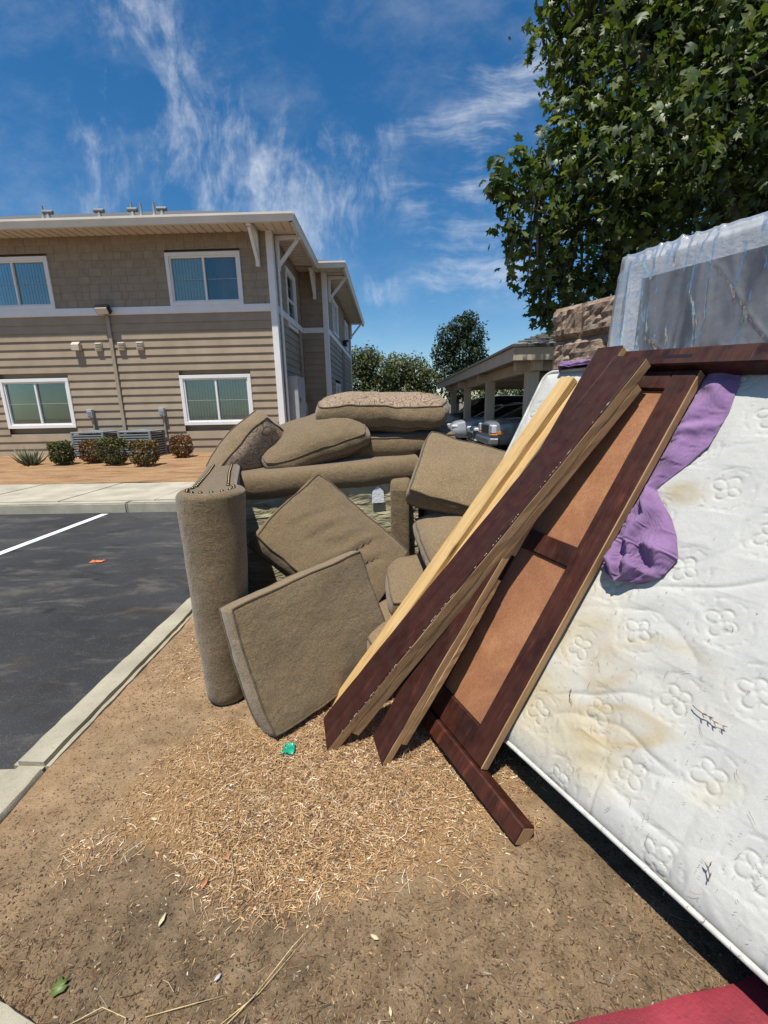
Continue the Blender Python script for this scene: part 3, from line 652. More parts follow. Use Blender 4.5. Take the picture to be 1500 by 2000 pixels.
bpart('conduit', MB().tube([(-6.63, 12.93, 1.16), (-6.62, 12.92, .6), (-6.6, 12.85, .42), (-6.75, 12.6, .34), (-6.9, 12.45, .33)], .022, 8), M_pipe); bpart('conduit', MB().tube([(-8.73, 12.93, 1.16), (-8.72, 12.92, .6), (-8.7, 12.7, .4)], .022, 8), M_pipe)
for (y0, y1, z0, z1, d) in ((13.5, 14.55, .7, 2.25, .35), (14.65, 15.2, 1.3, 2.1, .22), (15.3, 15.75, .6, 1.5, .18)):
    b = bpart('meter_cabinet', MB().box(-3.12, -3.1+d, y0, y1, z0, z1, .015), M_greybox); bpart('door', MB().box(-3.1+d, -3.085+d, y0+.06, y1-.06, z0+.1, z1-.08, .006), M_greybox, b); bpart('latch', MB().box(-3.085+d, -3.07+d, y0+.1, y0+.16, (z0+z1)/2, (z0+z1)/2+.15), M_black, b)
for y in (15.9, 16.1): bpart('conduit', MB().tube([(-3.06, y, 1.0), (-3.06, y, 3.9)], .025, 8), M_pipe)
b = bpart('wall_lamp', MB().box(-2.2, -2.02, 21.9, 22.3, 4.15, 4.4, .03).box(-2.12, -1.95, 21.95, 22.25, 4.35, 4.42, .02), M_black)
for y in (21.5, 22.1): bpart('conduit', MB().tube([(-2.18, y, .8), (-2.18, y, 3.9)], .03, 8), M_pipe)

# air conditioners
def ac_unit(x, label):
    t = empty('air_conditioner', (x, 12.42, .07)); tag(t, label, 'air conditioner', 'air conditioners against the building')
    MB().box(-.5, .5, -.42, .42, -.04, .03, .01).build('base_pad', M_conc, t)
    MB().box(-.42, .42, -.36, .36, .03, .64).build('cabinet', M_black, t)
    for k in range(9): MB().box(-.45, .45, -.39, .39, .07+.066*k, .105+.066*k, .004).build('louver', M_ac, t)
    for sx in (-1, 1):
        for sy in (-1, 1): MB().box(sx*.43-.03, sx*.43+.03, sy*.37-.03, sy*.37+.03, .03, .68, .005).build('corner_post', M_ac, t)
    MB().box(-.46, .46, -.4, .4, .68, .72, .01).build('top_panel', M_ac, t)
    m = MB()
    for r_ in (.1, .18, .26, .32): m.tube([(r_*math.cos(a), r_*math.sin(a), .735) for a in [2*math.pi*i/20 for i in range(20)]], .006, 5, True)
    m.build('fan_grille', M_ac, t)
ac_unit(-8.37, 'grey louvered air conditioner behind the shrub pair nearest the spiky aloe'); ac_unit(-7.06, 'grey louvered air conditioner nearest the lone brown shrub, pipe at its right')
# ================================================================ VEGETATION
LEAF = np.array([(0, .42, .0), (0, 0, 0), (.27, -.03, -.03), (.50, .22, -.09), (.27, .30, -.02), (.58, .62, -.13), (.19, .60, -.02), (0, 1.02, -.12), (-.19, .60, -.02), (-.58, .62, -.13), (-.27, .30, -.02), (-.50, .22, -.09), (-.27, -.03, -.03)])
LEAF_F = np.array([(0, i, i % 12+1) for i in range(1, 13)])
OVAL = np.array([(0, 0, 0), (.28, .45, .06), (0, 1, -.05), (-.28, .45, .06)]); OVAL_F = np.array([(0, 1, 2), (0, 2, 3)])
def rotations(n, up=.5, r=None, out=None):
    """random frames; local z = leaf normal biased upwards (or outwards)"""
    N = r.normal(size=(n, 3)); N /= np.linalg.norm(N, axis=1)[:, None]
    N = N*(1-up)+np.array([0, 0, 1])*up
    if out is not None: N += out*.45
    N /= np.linalg.norm(N, axis=1)[:, None]
    Y = r.normal(size=(n, 3)); Y[:, 2] -= .55; Y -= N*(Y*N).sum(1)[:, None]; Y /= np.linalg.norm(Y, axis=1)[:, None]
    return np.stack([np.cross(Y, N), Y, N], 2)
def scatter(T, TF, pos, rot, sc, col, vcol=None):
    n, k = len(pos), len(T)
    V = np.einsum('nij,kj->nki', rot, T)*np.asarray(sc)[:, None, None]+pos[:, None, :]
    F = (TF[None]+np.arange(n)[:, None, None]*k).reshape(-1, TF.shape[1]); C = np.repeat(col[:, None, :], k, 1)
    return V.reshape(-1, 3), F, C.reshape(-1, 3)
def clump_points(r, clumps, n, shell=.45):
    cl = np.array(clumps); w = cl[:, 3]**2; idx = r.choice(len(cl), n, p=w/w.sum())
    d = r.normal(size=(n, 3)); d /= np.linalg.norm(d, axis=1)[:, None]
    rad = (shell+(1-shell)*r.random(n))**.8*np.where(r.random(n) < .06, 1.18, 1.0); lump = 1+.38*vnoise(d*2.3+cl[idx, :3], 1.7, 5)
    return cl[idx, :3]+d*(cl[idx, 3]*rad*lump)[:, None]*np.array([1, 1, .92]), d
def palette(r, n, cols, jit=.25):
    c = np.array(cols)[r.integers(0, len(cols), n)]; return c*(1-jit+2*jit*r.random((n, 1)))
def tree(name, label, base, clumps, nleaf, size, cols, T, TF, m, limbs, group=None, seed=1, leaves=0, trunk_r=.16, cat='tree', twigs=60):
    r = np.random.default_rng(seed); t = empty(name, base); tag(t, label, cat, group); B = np.array(base)
    tb = MB(); top = Vector(limbs[0][-1]) if limbs else Vector(clumps[0][:3])
    for i, L in enumerate(limbs):
        k = len(L); r0 = trunk_r*(1 if i == 0 else .55); tb.tube([Vector(p)-Vector(base) for p in L], [r0*(1-.7*j/(k-1)) for j in range(k)], 9)
    node = [Vector(p) for L in limbs for p in L[1:]]
    for c in clumps:
        for _ in range(max(1, twigs//len(clumps))):
            q = Vector(c[:3])+Vector(r.normal(size=3)*c[3]*.35); s_ = min(node, key=lambda p: (p-q).length+r.random()*.3); mid = (s_+q)/2+Vector(r.normal(size=3)*.06*c[3]); mid.z -= .04
            tb.tube([s_-Vector(base), mid-Vector(base), q-Vector(base)], [trunk_r*.16, trunk_r*.1, trunk_r*.05], 5)
    tb.build('trunk', M_bark, t, smooth=True)
    pos, out = clump_points(r, clumps, nleaf); col = palette(r, nleaf, cols)
    sc = size*(.45+.85*r.random(nleaf)); rot = rotations(nleaf, .35, r, out)
    crown = None
    if leaves:   # the leaves that face the viewer at the rim are single pieces
        order = np.argsort(pos[:, 1]-.0*pos[:, 0])[:leaves*4]; pick = r.choice(order, leaves, replace=False); rest = np.setdiff1d(np.arange(nleaf), pick)
    else: pick, rest = [], np.arange(nleaf)
    V, F, C = scatter(T, TF, pos[rest]-B, rot[rest], sc[rest], col[rest])
    crown = link('crown', np_mesh('crown', V, F, C), m, t); crown['kind'] = 'stuff'
    if len(pick):
        metas = []
        for c in cols[:4]: metas.append(np_mesh('leaf', T, TF, np.tile(np.array(c)*1.1, (len(T), 1))))
        for me in metas: me.materials.append(m)
        for j, i in enumerate(pick):
            o = bpy.data.objects.new('leaf', metas[j % len(metas)]); COL.objects.link(o); o.parent = crown
            A = rot[i]*sc[i]; p = pos[i]-B
            o.matrix_local = Matrix(((*A[0], p[0]), (*A[1], p[1]), (*A[2], p[2]), (0, 0, 0, 1)))
    return t
CL = [(2.45, 7.2, 6.24, .56), (2.49, 7, 5.61, .45), (2.66, 6.8, 4.93, .66), (2.26, 6.6, 4.38, .47), (1.59, 6.4, 4.14, .35), (1.44, 6.4, 4, .23), (1.91, 6.5, 3.71, .56), (2.07, 6.7, 3.28, .54), (2.34, 6.8, 2.84, .4), (2.23, 6.8, 2.54, .25), (2.84, 6.6, 4.13, .85), (2.95, 7, 3.48, .86), (3.35, 7, 5.64, 1.09), (3.41, 6.6, 4.41, .94), (3.58, 7, 3.72, .72), (4.47, 7.5, 6.28, 1.26), (4.44, 7, 5.04, 1.18), (4.56, 7.3, 4.27, .94), (5.6, 8, 6.15, 1.45), (5.68, 7.6, 4.7, 1.18), (5.96, 8, 4.1, .72), (6.6, 8, 5.67, 1.55), (3.8, 7.5, 7.08, 1.36), (5.11, 8, 7.66, 1.55), (2.99, 7.5, 7, .97), (6.73, 8.3, 7.13, 1.93), (8.09, 8.5, 4.83, 1.65), (6.53, 8, 4.08, 1.04), (3.06, 7.3, 2.94, .57), (4.01, 8, 3.32, .62), (5.2, 9, 5.6, 1.5), (6.4, 9.4, 6.4, 1.6)]
tree('maple_tree', 'large dark green broadleaf tree with lobed leaves rising behind the block wall', (5.75, 8.1, -.15), CL, 33000, .122, [(.055, .085, .018), (.075, .108, .024), (.036, .060, .014), (.12, .145, .042), (.055, .082, .022), (.09, .115, .028)], LEAF, LEAF_F, M_leaf,
     [[(5.75, 8.1, -.15), (5.7, 8.0, 1.5), (5.55, 7.8, 2.9), (5.45, 7.8, 4.4), (5.6, 8, 6)], [(5.55, 7.75, 3.0), (5.11, 7.3, 3.83), (4.75, 7.1, 4.2), (4.47, 7.0, 4.77), (4.25, 7, 5.2), (4.0, 7.1, 6.0)], [(5.5, 7.8, 3.1), (4.4, 7.4, 3.45), (3.5, 7.1, 3.7), (2.7, 6.9, 3.75), (2.0, 6.6, 3.9)], [(5.45, 7.8, 4.2), (4.4, 7.3, 5.2), (3.4, 7.2, 5.9), (2.6, 7.1, 6.1)], [(5.5, 8, 4.0), (6.4, 8.2, 5.2), (7, 8.4, 6.2)]],
     seed=5, leaves=280, trunk_r=.19, twigs=150)
FG = 'trees at the far end of the lot'
BUSHC = [(.075, .095, .03), (.10, .115, .038), (.05, .07, .022), (.13, .13, .05)]; DARKC = [(.028, .045, .02), (.04, .06, .025), (.055, .075, .032), (.02, .034, .016)]
tree('bushy_tree', 'light green bushy tree right beside the apartment block', (-1.6, 34, -.15), [(-2.33, 34, 4.28, 1.36), (-1.55, 34, 4.8, 1.04), (-.62, 34, 3.88, 1.36), (-2.37, 34, 3.0, 1.4), (-3.4, 34.5, 4.2, 1.3), (-1.0, 34, 2.6, 1.3)], 8200, .23, BUSHC, OVAL, OVAL_F, M_leaf_far, [[(-1.6, 34, -.15), (-1.6, 34, 2), (-1.4, 34, 4)]], FG, 21, twigs=18)
tree('bushy_tree', 'olive green bushy tree between the apartment block and the tall dark tree', (1.3, 36, -.15), [(.76, 36, 4.11, 1.36), (1.96, 36, 3.86, 1.44), (.14, 36, 3.23, 1.19), (2.97, 36, 3.29, 1.1), (1.3, 36, 2.6, 1.4), (2.6, 36, 2.3, 1.2)], 8200, .23, [(.10, .11, .035), (.13, .135, .05), (.07, .085, .03)], OVAL, OVAL_F, M_leaf_far, [[(1.3, 36, -.15), (1.3, 36, 2), (1.5, 36, 4)]], FG, 22, twigs=18)
tree('oak_tree', 'tall dark green tree rising left of the carport roof', (5.7, 38, -.15), [(4.4, 38, 5.48, 1.07), (5.01, 38, 6.65, 1.25), (5.83, 38, 7.42, 1.07), (6.44, 38, 7.98, .8), (6.88, 38, 6.81, 1.16), (6.08, 38, 5.44, 1.52), (7.13, 38, 5.42, .98), (4.62, 38, 4.06, 1.34), (6.33, 38, 3.82, 1.43), (5.5, 38, 2.6, 1.3)], 11000, .25, DARKC, OVAL, OVAL_F, M_leaf_far, [[(5.7, 38, -.15), (5.7, 38, 3), (5.8, 38, 7)]], FG, 23, twigs=30)
for k, (x, y, h, lab) in enumerate([(9.5, 44, 2.2, 'low green tree seen under the carport behind the black SUV'), (13.5, 46, 2.4, 'low green tree seen under the carport behind the dark sedan'), (17.5, 42, 2.6, 'low green tree seen under the carport behind the grey pickup')]):
    tree('bushy_tree', lab, (x, y, -.15), [(x-1.2, y, h, 1.5), (x+1.2, y, h+.2, 1.6), (x, y, h+.8, 1.3), (x, y, 1.2, 1.5)], 2600, .3, BUSHC, OVAL, OVAL_F, M_leaf_far, [[(x, y, -.15), (x, y, 1.5), (x, y, 2.5)]], FG, 30+k, twigs=8)
def shrub(loc, w, h, cols, label, seed, boxy=.75):
    r = np.random.default_rng(seed); t = empty('shrub', loc); tag(t, label, 'shrub', 'clipped shrubs in front of the building')
    n = 2600; d = r.normal(size=(n, 3)); d /= np.linalg.norm(d, axis=1)[:, None]
    d = np.sign(d)*np.abs(d)**boxy; d /= np.max(np.abs(d), axis=1)[:, None]**.45
    pos = d*(.68+.32*r.random((n, 1)))*np.array([w/2, w/2, h/2])*(1+.12*vnoise(d, 2.4, seed))[:, None]+np.array([0, 0, h/2+.05])
    k = 1-.45*np.clip((.3-pos[:, 2]/h)/.3, 0, 1); pos[:, :2] *= k[:, None]
    V, F, C = scatter(OVAL*np.array([1.3, 1, 1]), OVAL_F, pos, rotations(n, .2, r, d*.6), .032+.03*r.random(n), palette(r, n, cols, .4))
    o = link('foliage', np_mesh('foliage', V, F, C), M_bush, t); o['kind'] = 'stuff'
    m = MB()
    for j in range(7):
        a = j*.9; m.tube([(0.03*math.cos(a), .03*math.sin(a), -.05), (.1*w*math.cos(a), .1*w*math.sin(a), h*.3), (.33*w*math.cos(a), .33*w*math.sin(a), h*.8)], [.014, .01, .004], 6)
    m.build('stem', M_bark, t)
GR = [(.06, .08, .02), (.09, .10, .03), (.04, .055, .018), (.12, .10, .04)]; BR = [(.19, .10, .045), (.25, .14, .065), (.13, .075, .035), (.10, .09, .035)]; MX = GR[:2]+BR[:2]+[(.16, .12, .045)]
shrub((-8.06, 10.58, .05), 0.47, 0.55, GR, 'round dark green shrub standing next to the aloe', 41)
shrub((-7.45, 10.80, .05), 0.50, 0.55, BR, 'brownish shrub between the round green shrub and the biggest green shrub', 42)
shrub((-6.60, 10.30, .05), 0.55, 0.64, GR+[(.14, .11, .04)], 'tall boxy green shrub, biggest of the row', 43, .6)
shrub((-5.74, 10.08, .05), 0.52, 0.58, MX, 'boxy half-brown shrub in front of the right-hand air conditioner', 44, .6)
shrub((-5.66, 11.75, .05), 0.50, 0.60, BR[:3], 'dried brown shrub standing alone under the lower right window', 45)
t = empty('aloe_plant', (-8.9, 10.6, .05)); tag(t, 'spiky grey-green aloe at the left end of the shrub row', 'aloe')
M_aloe = mat('aloe_skin', lambda t: t.set(vary(t, (.10, .115, .06), .25, 6), .5))
r = random.Random(3)
for k in range(30):
    a = k*2.4; tilt = .15+.75*(k/30); L = .34+.22*r.random(); d = Vector((math.cos(a)*tilt, math.sin(a)*tilt, 1-tilt*.45)).normalized(); p0 = Vector((math.cos(a)*.03, math.sin(a)*.03, -.02)); mid = p0+d*L*.55+Vector((0, 0, -.01)); tip = p0+d*L+Vector((0, 0, .06*tilt))
    MB().tube([p0, mid, tip], [.028, .022, .002], 6).build('blade', M_aloe, t, smooth=True)

# ================================================================ ENCLOSURE WALL
E_ = Vector((.48326, -.87548, 0)); U_ = Vector((.45516, .25125, .85423)); N_ = Vector((-.74785, -.41282, .5199)); BL_ = Vector((.073, 1.872, .15)); IN_ = Vector((.87548, .48326, 0))
def Mp(s, t, h=0): return BL_+E_*s+U_*t+N_*h
bw = empty('block_wall', mat=frame((1.05, 3.0, -.12), E_, IN_, (0, 0, 1))); tag(bw, 'split-face tan block enclosure wall behind the wrapped box spring', 'wall')
MB().box(.012, 3.19, .022, .18, -.05, 1.985).build('mortar', M_blockbase, bw)
variants = []
for vi in range(5):
    nx_, nz_ = 13, 8; vs = []; fs = []; sd = vi*13.7
    for i in range(nx_):
        for j in range(nz_):
            x, z = .392*i/(nx_-1), .192*j/(nz_-1); edge = min(i, nx_-1-i, j, nz_-1-j)
            y = .012 if edge == 0 else -.010-.018*(.5+mnoise.noise(Vector((x*11, z*11, sd))))-.016*mnoise.noise(Vector((x*32, z*32, sd+4)))-.014*mnoise.noise(Vector((x*70, z*70, sd+4)))
            vs.append((x, y, z))
    fs = [(i*nz_+j, (i+1)*nz_+j, (i+1)*nz_+j+1, i*nz_+j+1) for i in range(nx_-1) for j in range(nz_-1)]
    b0 = len(vs); vs += [(0, .19, 0), (.392, .19, 0), (.392, .19, .192), (0, .19, .192), (0, .012, 0), (.392, .012, 0), (.392, .012, .192), (0, .012, .192)]
    fs += [(b0, b0+1, b0+5, b0+4), (b0+1, b0+2, b0+6, b0+5), (b0+2, b0+3, b0+7, b0+6), (b0+3, b0, b0+4, b0+7), (b0, b0+1, b0+2, b0+3)]
    me = bpy.data.meshes.new('block'); me.from_pydata(vs, [], fs); me.update(); me.materials.append(M_block); variants.append(me)
for c in range(10):
    x0 = 0 if c % 2 == 0 else -.2; k = 0; x = x0
    while x < 3.0:
        xx = max(x, 0); o = bpy.data.objects.new('block', variants[(c*3+k*2) % 5]); COL.objects.link(o); o.parent = bw; o.location = (xx+.004, 0, c*.2+.004)
        if x < 0: o.scale = ((.4+x-.004)/.396, 1, 1)
        x += .4; k += 1

# ================================================================ CARPORT AND CARS
CP = empty('carport', (3.2, 10, -.12)); tag(CP, 'long tan carport with shingle hip roof and square posts over parked cars', 'carport')
def cp(name, mb, m, parent=CP): return mb.build(name, m, parent, world=True)
for y in (10.15, 14.27, 18.4, 22.4):
    for x in (3.15, 7.9): cp('post', MB().box(x-.13, x+.13, y-.13, y+.13, -.14, 2.2, .01), M_carport)
for x in (3.15, 7.9): cp('beam', MB().box(x-.1, x+.1, 9.75, 24.2, 1.98, 2.24, .01), M_carport)
for y in (10.15, 14.27, 18.4, 22.4): cp('cross_beam', MB().box(2.75, 8.4, y-.07, y+.07, 2.0, 2.22, .01), M_carport)
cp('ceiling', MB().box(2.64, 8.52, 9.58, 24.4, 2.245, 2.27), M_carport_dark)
cp('fascia', MB().box(2.55, 2.60, 9.5, 24.5, 2.17, 2.43, .006), M_carport); cp('fascia', MB().box(2.602, 8.6, 9.5, 9.55, 2.17, 2.43, .006), M_carport)
def hip2(x0, x1, y0, y1, z0, d, tn):
    z1 = z0+d*tn
    return MB().add([(x0, y0, z0), (x1, y0, z0), (x1, y1, z0), (x0, y1, z0), (x0+d, y0+d, z1), (x1-d, y0+d, z1), (x1-d, y1-d, z1), (x0+d, y1-d, z1), (x0, y0, z0-.05), (x1, y0, z0-.05), (x1, y1, z0-.05), (x0, y1, z0-.05)],
        [(0, 1, 5, 4), (1, 2, 6, 5), (2, 3, 7, 6), (3, 0, 4, 7), (4, 5, 6, 7), (8, 9, 10, 11), (0, 1, 9, 8), (1, 2, 10, 9), (2, 3, 11, 10), (3, 0, 8, 11)])
rf = cp('roof', hip2(2.50, 8.65, 9.45, 24.6, 2.485, 2.9, .36), M_roof2)
for k in range(1, 15): d = k*.17; cp('shingle_course', MB().box(2.5+d, 8.65-d, 9.45+d-.02, 9.45+d+.01, 2.485+d*.36-.004, 2.485+d*.36+.022), M_roof2, rf)
tag(MB().box(-5, 30, 48, 48.3, -.2, 1.9).build('boundary_wall', M_carport), 'low tan wall at the far end of the lot seen under the carport', 'wall')

def loft(stations, prof):
    """stations: list of (x, params); prof(params) -> half section points (y,z) from bottom centre outwards to top centre"""
    m = MB(); rows = []
    for x, p in stations:
        h = prof(p); full = [(x, y, z) for y, z in h]+[(x, -y, z) for y, z in h[::-1][1:]]; rows.append(full)
    k = len(rows[0]); vs = [q for r_ in rows for q in r_]
    fs = [(i*k+j, i*k+j+1, (i+1)*k+j+1, (i+1)*k+j) for i in range(len(rows)-1) for j in range(k-1)]
    fs += [(i*k+k-1, i*k, (i+1)*k, (i+1)*k+k-1) for i in range(len(rows)-1)]
    fs += [tuple(range(k)), tuple((len(rows)-1)*k+j for j in range(k))]
    return m.add(vs, fs)
def car(name, kind, loc, m, label):
    t = empty(name, mat=Matrix.Translation(Vector(loc))@Matrix.Rotation(math.pi, 4, 'Z')); tag(t, label, 'car' if kind != 'truck' else 'pickup truck', 'vehicles parked under the carport')
    # x grows towards the nose; origin under the front bumper
    if kind == 'sedan': S_ = [(-4.7, .70, .42, .85, .80), (-4.6, .82, .28, .98, .92), (-3.9, .90, .24, 1.02, .95), (-2.6, .92, .22, .98, .92), (-1.25, .92, .22, .96, .90), (-.7, .90, .24, .90, .84), (-.25, .84, .24, .80, .74), (-.04, .70, .30, .66, .58), (.0, .55, .36, .56, .50)]; cab = [(-4.15, .66, 1.0, 1.03), (-3.3, .64, 1.0, 1.40), (-2.5, .62, .97, 1.45), (-1.9, .62, .95, 1.38), (-1.05, .72, .92, .97)]
    elif kind == 'suv': S_ = [(-4.6, .82, .45, 1.1, 1.02), (-4.5, .90, .32, 1.14, 1.05), (-3.4, .94, .28, 1.14, 1.05), (-1.2, .94, .28, 1.12, 1.05), (-.5, .92, .30, 1.05, .98), (-.08, .84, .32, .92, .86), (.0, .72, .4, .76, .70)]; cab = [(-4.5, .72, 1.1, 1.5), (-4.2, .70, 1.1, 1.74), (-2.6, .68, 1.1, 1.78), (-1.75, .68, 1.1, 1.70), (-.95, .78, 1.08, 1.12)]
    else: S_ = [(-5.3, .84, .55, 1.0, .95), (-5.2, .90, .5, 1.08, 1.0), (-3.2, .92, .45, 1.08, 1.0), (-1.3, .92, .42, 1.06, 1.0), (-.6, .91, .42, 1.03, .97), (-.12, .86, .42, .98, .92), (-.02, .80, .45, .9, .84), (.0, .74, .5, .8, .76)]; cab = [(-3.35, .70, 1.06, 1.1), (-3.2, .70, 1.06, 1.62), (-2.3, .68, 1.05, 1.66), (-1.85, .68, 1.05, 1.6), (-1.2, .78, 1.03, 1.07)]
    pr = lambda p: [(0, p[1]), (p[0]*.85, p[1]), (p[0]*.97, p[1]+.1), (p[0], (p[1]+p[3])/2+.05), (p[0]*.965, p[3]), (p[0]*.80, p[2]-.005), (p[0]*.4, p[2]+.02), (0, p[2]+.025)]
    loft([(s[0], s[1:]) for s in S_], pr).build('body', m, t, smooth='auto')
    gl = loft([(c[0], c[1:]) for c in cab], lambda p: [(0, p[1]-.05), (p[0]+.10, p[1]-.03), (p[0]+.06, p[1]+(p[2]-p[1])*.5), (p[0], p[2]-.03), (p[0]*.5, p[2]), (0, p[2]+.005)]).build('cabin_glass', M_carglass, t, smooth='auto')
    loft([(c[0], c[1:]) for c in cab[1:-1]], lambda p: [(0, p[2]-.02), (p[0]+.012, p[2]-.045), (p[0]*.97, p[2]), (p[0]*.5, p[2]+.022), (0, p[2]+.028)]).build('roof', m, t, smooth='auto')
    for sy in (-1, 1):
        MB().bar((cab[-1][0], sy*(cab[-1][1]+.10), cab[-1][3]-.05), (cab[-2][0], sy*(cab[-2][1]+.02), cab[-2][3]-.02), .05, .05).build('pillar', m, t)
        MB().obox((cab[-1][0]-.35, sy*(S_[3][1]+.10), cab[-1][2]+.06), (1, 0, 0), (0, 1, 0), (0, 0, 1), (.14, .18, .13), .03).build('mirror', m, t)
    R_ = .33 if kind == 'sedan' else .38
    for x in (-.92, S_[0][0]+.95):
        for sy in (-1, 1):
            w = S_[3][1]
            MB().lathe([(R_+.07, -.015), (R_+.07, .012)], 22, (x, sy*(w-.005), R_), (0, sy, 0)).build('wheel_arch', M_black, t)
            wl = MB().lathe([(R_-.10, -.2), (R_-.02, -.2), (R_, -.15), (R_, 0), (R_-.02, .03), (R_-.10, .03)], 22, (x, sy*(w-.02), R_), (0, sy, 0)).build('wheel', M_tyre, t, smooth='auto')
            MB().lathe([(R_-.11, .0), (R_-.12, .034), (.07, .022), (.05, .045)], 10, (x, sy*(w-.02), R_), (0, sy, 0)).build('rim', M_rim, wl)
    if kind == 'truck':
        MB().box(-.04, .03, -.5, .5, .66, .93, .02).build('grille', M_chrome, t); MB().box(.03, .04, -.43, .43, .70, .89).build('grille_mesh', M_black, t)
        MB().box(-.16, .11, -.90, .90, .42, .60, .04).build('bumper', M_chrome, t)
        for sy in (-1, 1):
            h = MB().box(-.10, .035, sy*.70-.16, sy*.70+.16, .70, .92, .03).build('headlight', M_lamp, t); MB().box(-.2, .04, sy*.70-.17, sy*.70+.17, .655, .695, .012).build('indicator', M_amber, h)
            MB().box(-.26, -.105, sy*.880-.02, sy*.880+.02, .68, .76, .01).build('side_marker', M_amber, t)
    else:
        zb = .36 if kind == 'sedan' else .45
        MB().box(-.05, .02, -.42, .42, zb+.02, zb+.2, .02).build('grille', M_black, t)
        MB().obox((-.02, 0, zb+.235), (1, 0, 0), (0, 1, 0), (0, 0, 1), (.06, .9, .025), .008).build('chrome_strip', M_chrome, t)
        for sy in (-1, 1):
            MB().obox((-.17, sy*.64, zb+.30), (.86, -.5*sy, 0), (.5*sy, .86, 0), (0, 0, 1), (.30, .24, .12), .04).build('headlight', M_lamp, t)
            MB().obox((-.10, sy*.62, zb-.02), (.9, -.42*sy, 0), (.42*sy, .9, 0), (0, 0, 1), (.12, .16, .08), .02).build('fog_lamp', M_lamp, t)
        MB().box(-.12, .02, -.62, .62, zb-.12, zb-.06, .02).build('air_dam', M_black, t)
    return t
car('parked_car', 'truck', (2.55, 11.9, -.12), M_car_grey, 'grey pickup truck with chrome bumper, nearest vehicle under the carport')
car('parked_car', 'sedan', (2.6, 14.55, -.12), M_car_dark, 'dark sedan parked between the grey pickup and the silver sedan')
car('parked_car', 'sedan', (2.25, 17.1, -.12), M_car_silver, 'silver sedan with swept headlights parked under the carport')
car('parked_car', 'suv', (2.2, 20.3, -.12), M_car_black, 'black SUV parked farthest back under the carport')
# ================================================================ THE DUMPED PILE
def cushion(name, label, mtx, w, d, t_, crown, cat='cushion', rc=.16, bulge=.02, seed=0, top=None, bottom=None, m=M_fab, wr=.006, deform=None, creases=(), group=None, squash=0, n=34):
    """boxed seat cushion: two puffed panels, a side band and welt piping, in its own frame (z = face normal)"""
    T = empty(name, mat=mtx); tag(T, label, cat, group)
    def outline(a, b):      # square -> rounded rectangle
        k = rc; x = a*math.sqrt(max(0, 1-k*b*b/2*abs(a)**2)); y = b*math.sqrt(max(0, 1-k*a*a/2*abs(b)**2)); return x*w/2, y*d/2
    def wob(p):
        q = Vector(p); nv = mnoise.noise_vector(q*5+Vector((seed*3.1, 0, 0)))*wr*1.6+mnoise.noise_vector(q*14+Vector((0, seed, 0)))*wr*.5
        q = q+nv
        if squash: q.z *= 1-squash*(q.x/w+.5)
        if deform: q = Vector(deform(q))
        return q
    def panel(sg):
        vs = []; fs = []
        for i in range(n+1):
            for j in range(n+1):
                a, b = -1+2*i/n, -1+2*j/n; x, y = outline(a, b)
                f = max(0, (1-abs(a)**2.6)*(1-abs(b)**2.6))**.62; z = t_/2+crown*f
                for (cx, cy, ang, L, dep, wd) in creases:
                    ca, sa = math.cos(ang), math.sin(ang); px, py = (x-cx)*ca+(y-cy)*sa, -(x-cx)*sa+(y-cy)*ca
                    if abs(px) < L: q_ = 1-(px/L)**2; z -= dep*q_*(math.exp(-(py/wd)**2)-.75*math.exp(-((py-wd*2)/wd)**2))
                vs.append((x, y, sg*z))
        for i in range(n):
            for j in range(n): fs.append((i*(n+1)+j, (i+1)*(n+1)+j, (i+1)*(n+1)+j+1, i*(n+1)+j+1))
        return vs, fs
    def ring(sg, off=0):
        pts = [(-1+2*i/n, -1) for i in range(n)]+[(1, -1+2*i/n) for i in range(n)]+[(1-2*i/n, 1) for i in range(n)]+[(-1, 1-2*i/n) for i in range(n)]
        return [(*outline(a, b), sg*t_/2) for a, b in pts]
    for sg, mm, nm in ((1, top or m, 'top_panel'), (-1, bottom or m, 'bottom_panel')):
        vs, fs = panel(sg); MB().add([wob(v) for v in vs], fs).build(nm, mm, T, smooth=True)
    R0, R1 = ring(-1), ring(1); k = len(R0); vs = []; L = 6
    for l in range(L+1):
        f = l/L; b_ = bulge*4*f*(1-f)
        for p, q in zip(R0, R1):
            r_ = math.hypot(p[0]/(w/2), p[1]/(d/2)); nx_ = Vector((p[0]/(w/2), p[1]/(d/2), 0)); nx_ = Vector((math.copysign(abs(nx_.x)**5, nx_.x), math.copysign(abs(nx_.y)**5, nx_.y), 0)); nx_ = nx_.normalized() if nx_.length > 1e-6 else nx_
            vs.append(wob(Vector((p[0], p[1], p[2]+(q[2]-p[2])*f))+nx_*b_))
    fs = [(l*k+i, l*k+(i+1) % k, (l+1)*k+(i+1) % k, (l+1)*k+i) for l in range(L) for i in range(k)]
    MB().add(vs, fs).build('side_band', m, T, smooth=True)
    for rg in (R0, R1): MB().tube([wob(Vector(p)*1.0+Vector((p[0], p[1], 0)).normalized()*.002) for p in rg], .0048, 6, True).build('piping', M_pip, T, smooth=True)
    return T
def fr(c, X, N): x, y, z = ortho(X, N); return frame(c, x, y, z)
def fr_corner(bl, X, Y, w, h):    # frame from a lower-left corner
    X = Vector(X).normalized(); Y = Vector(Y); N = X.cross(Y).normalized(); Y = N.cross(X); c = Vector(bl)+X*w/2+Y*h/2; return frame(c, X, Y, N)

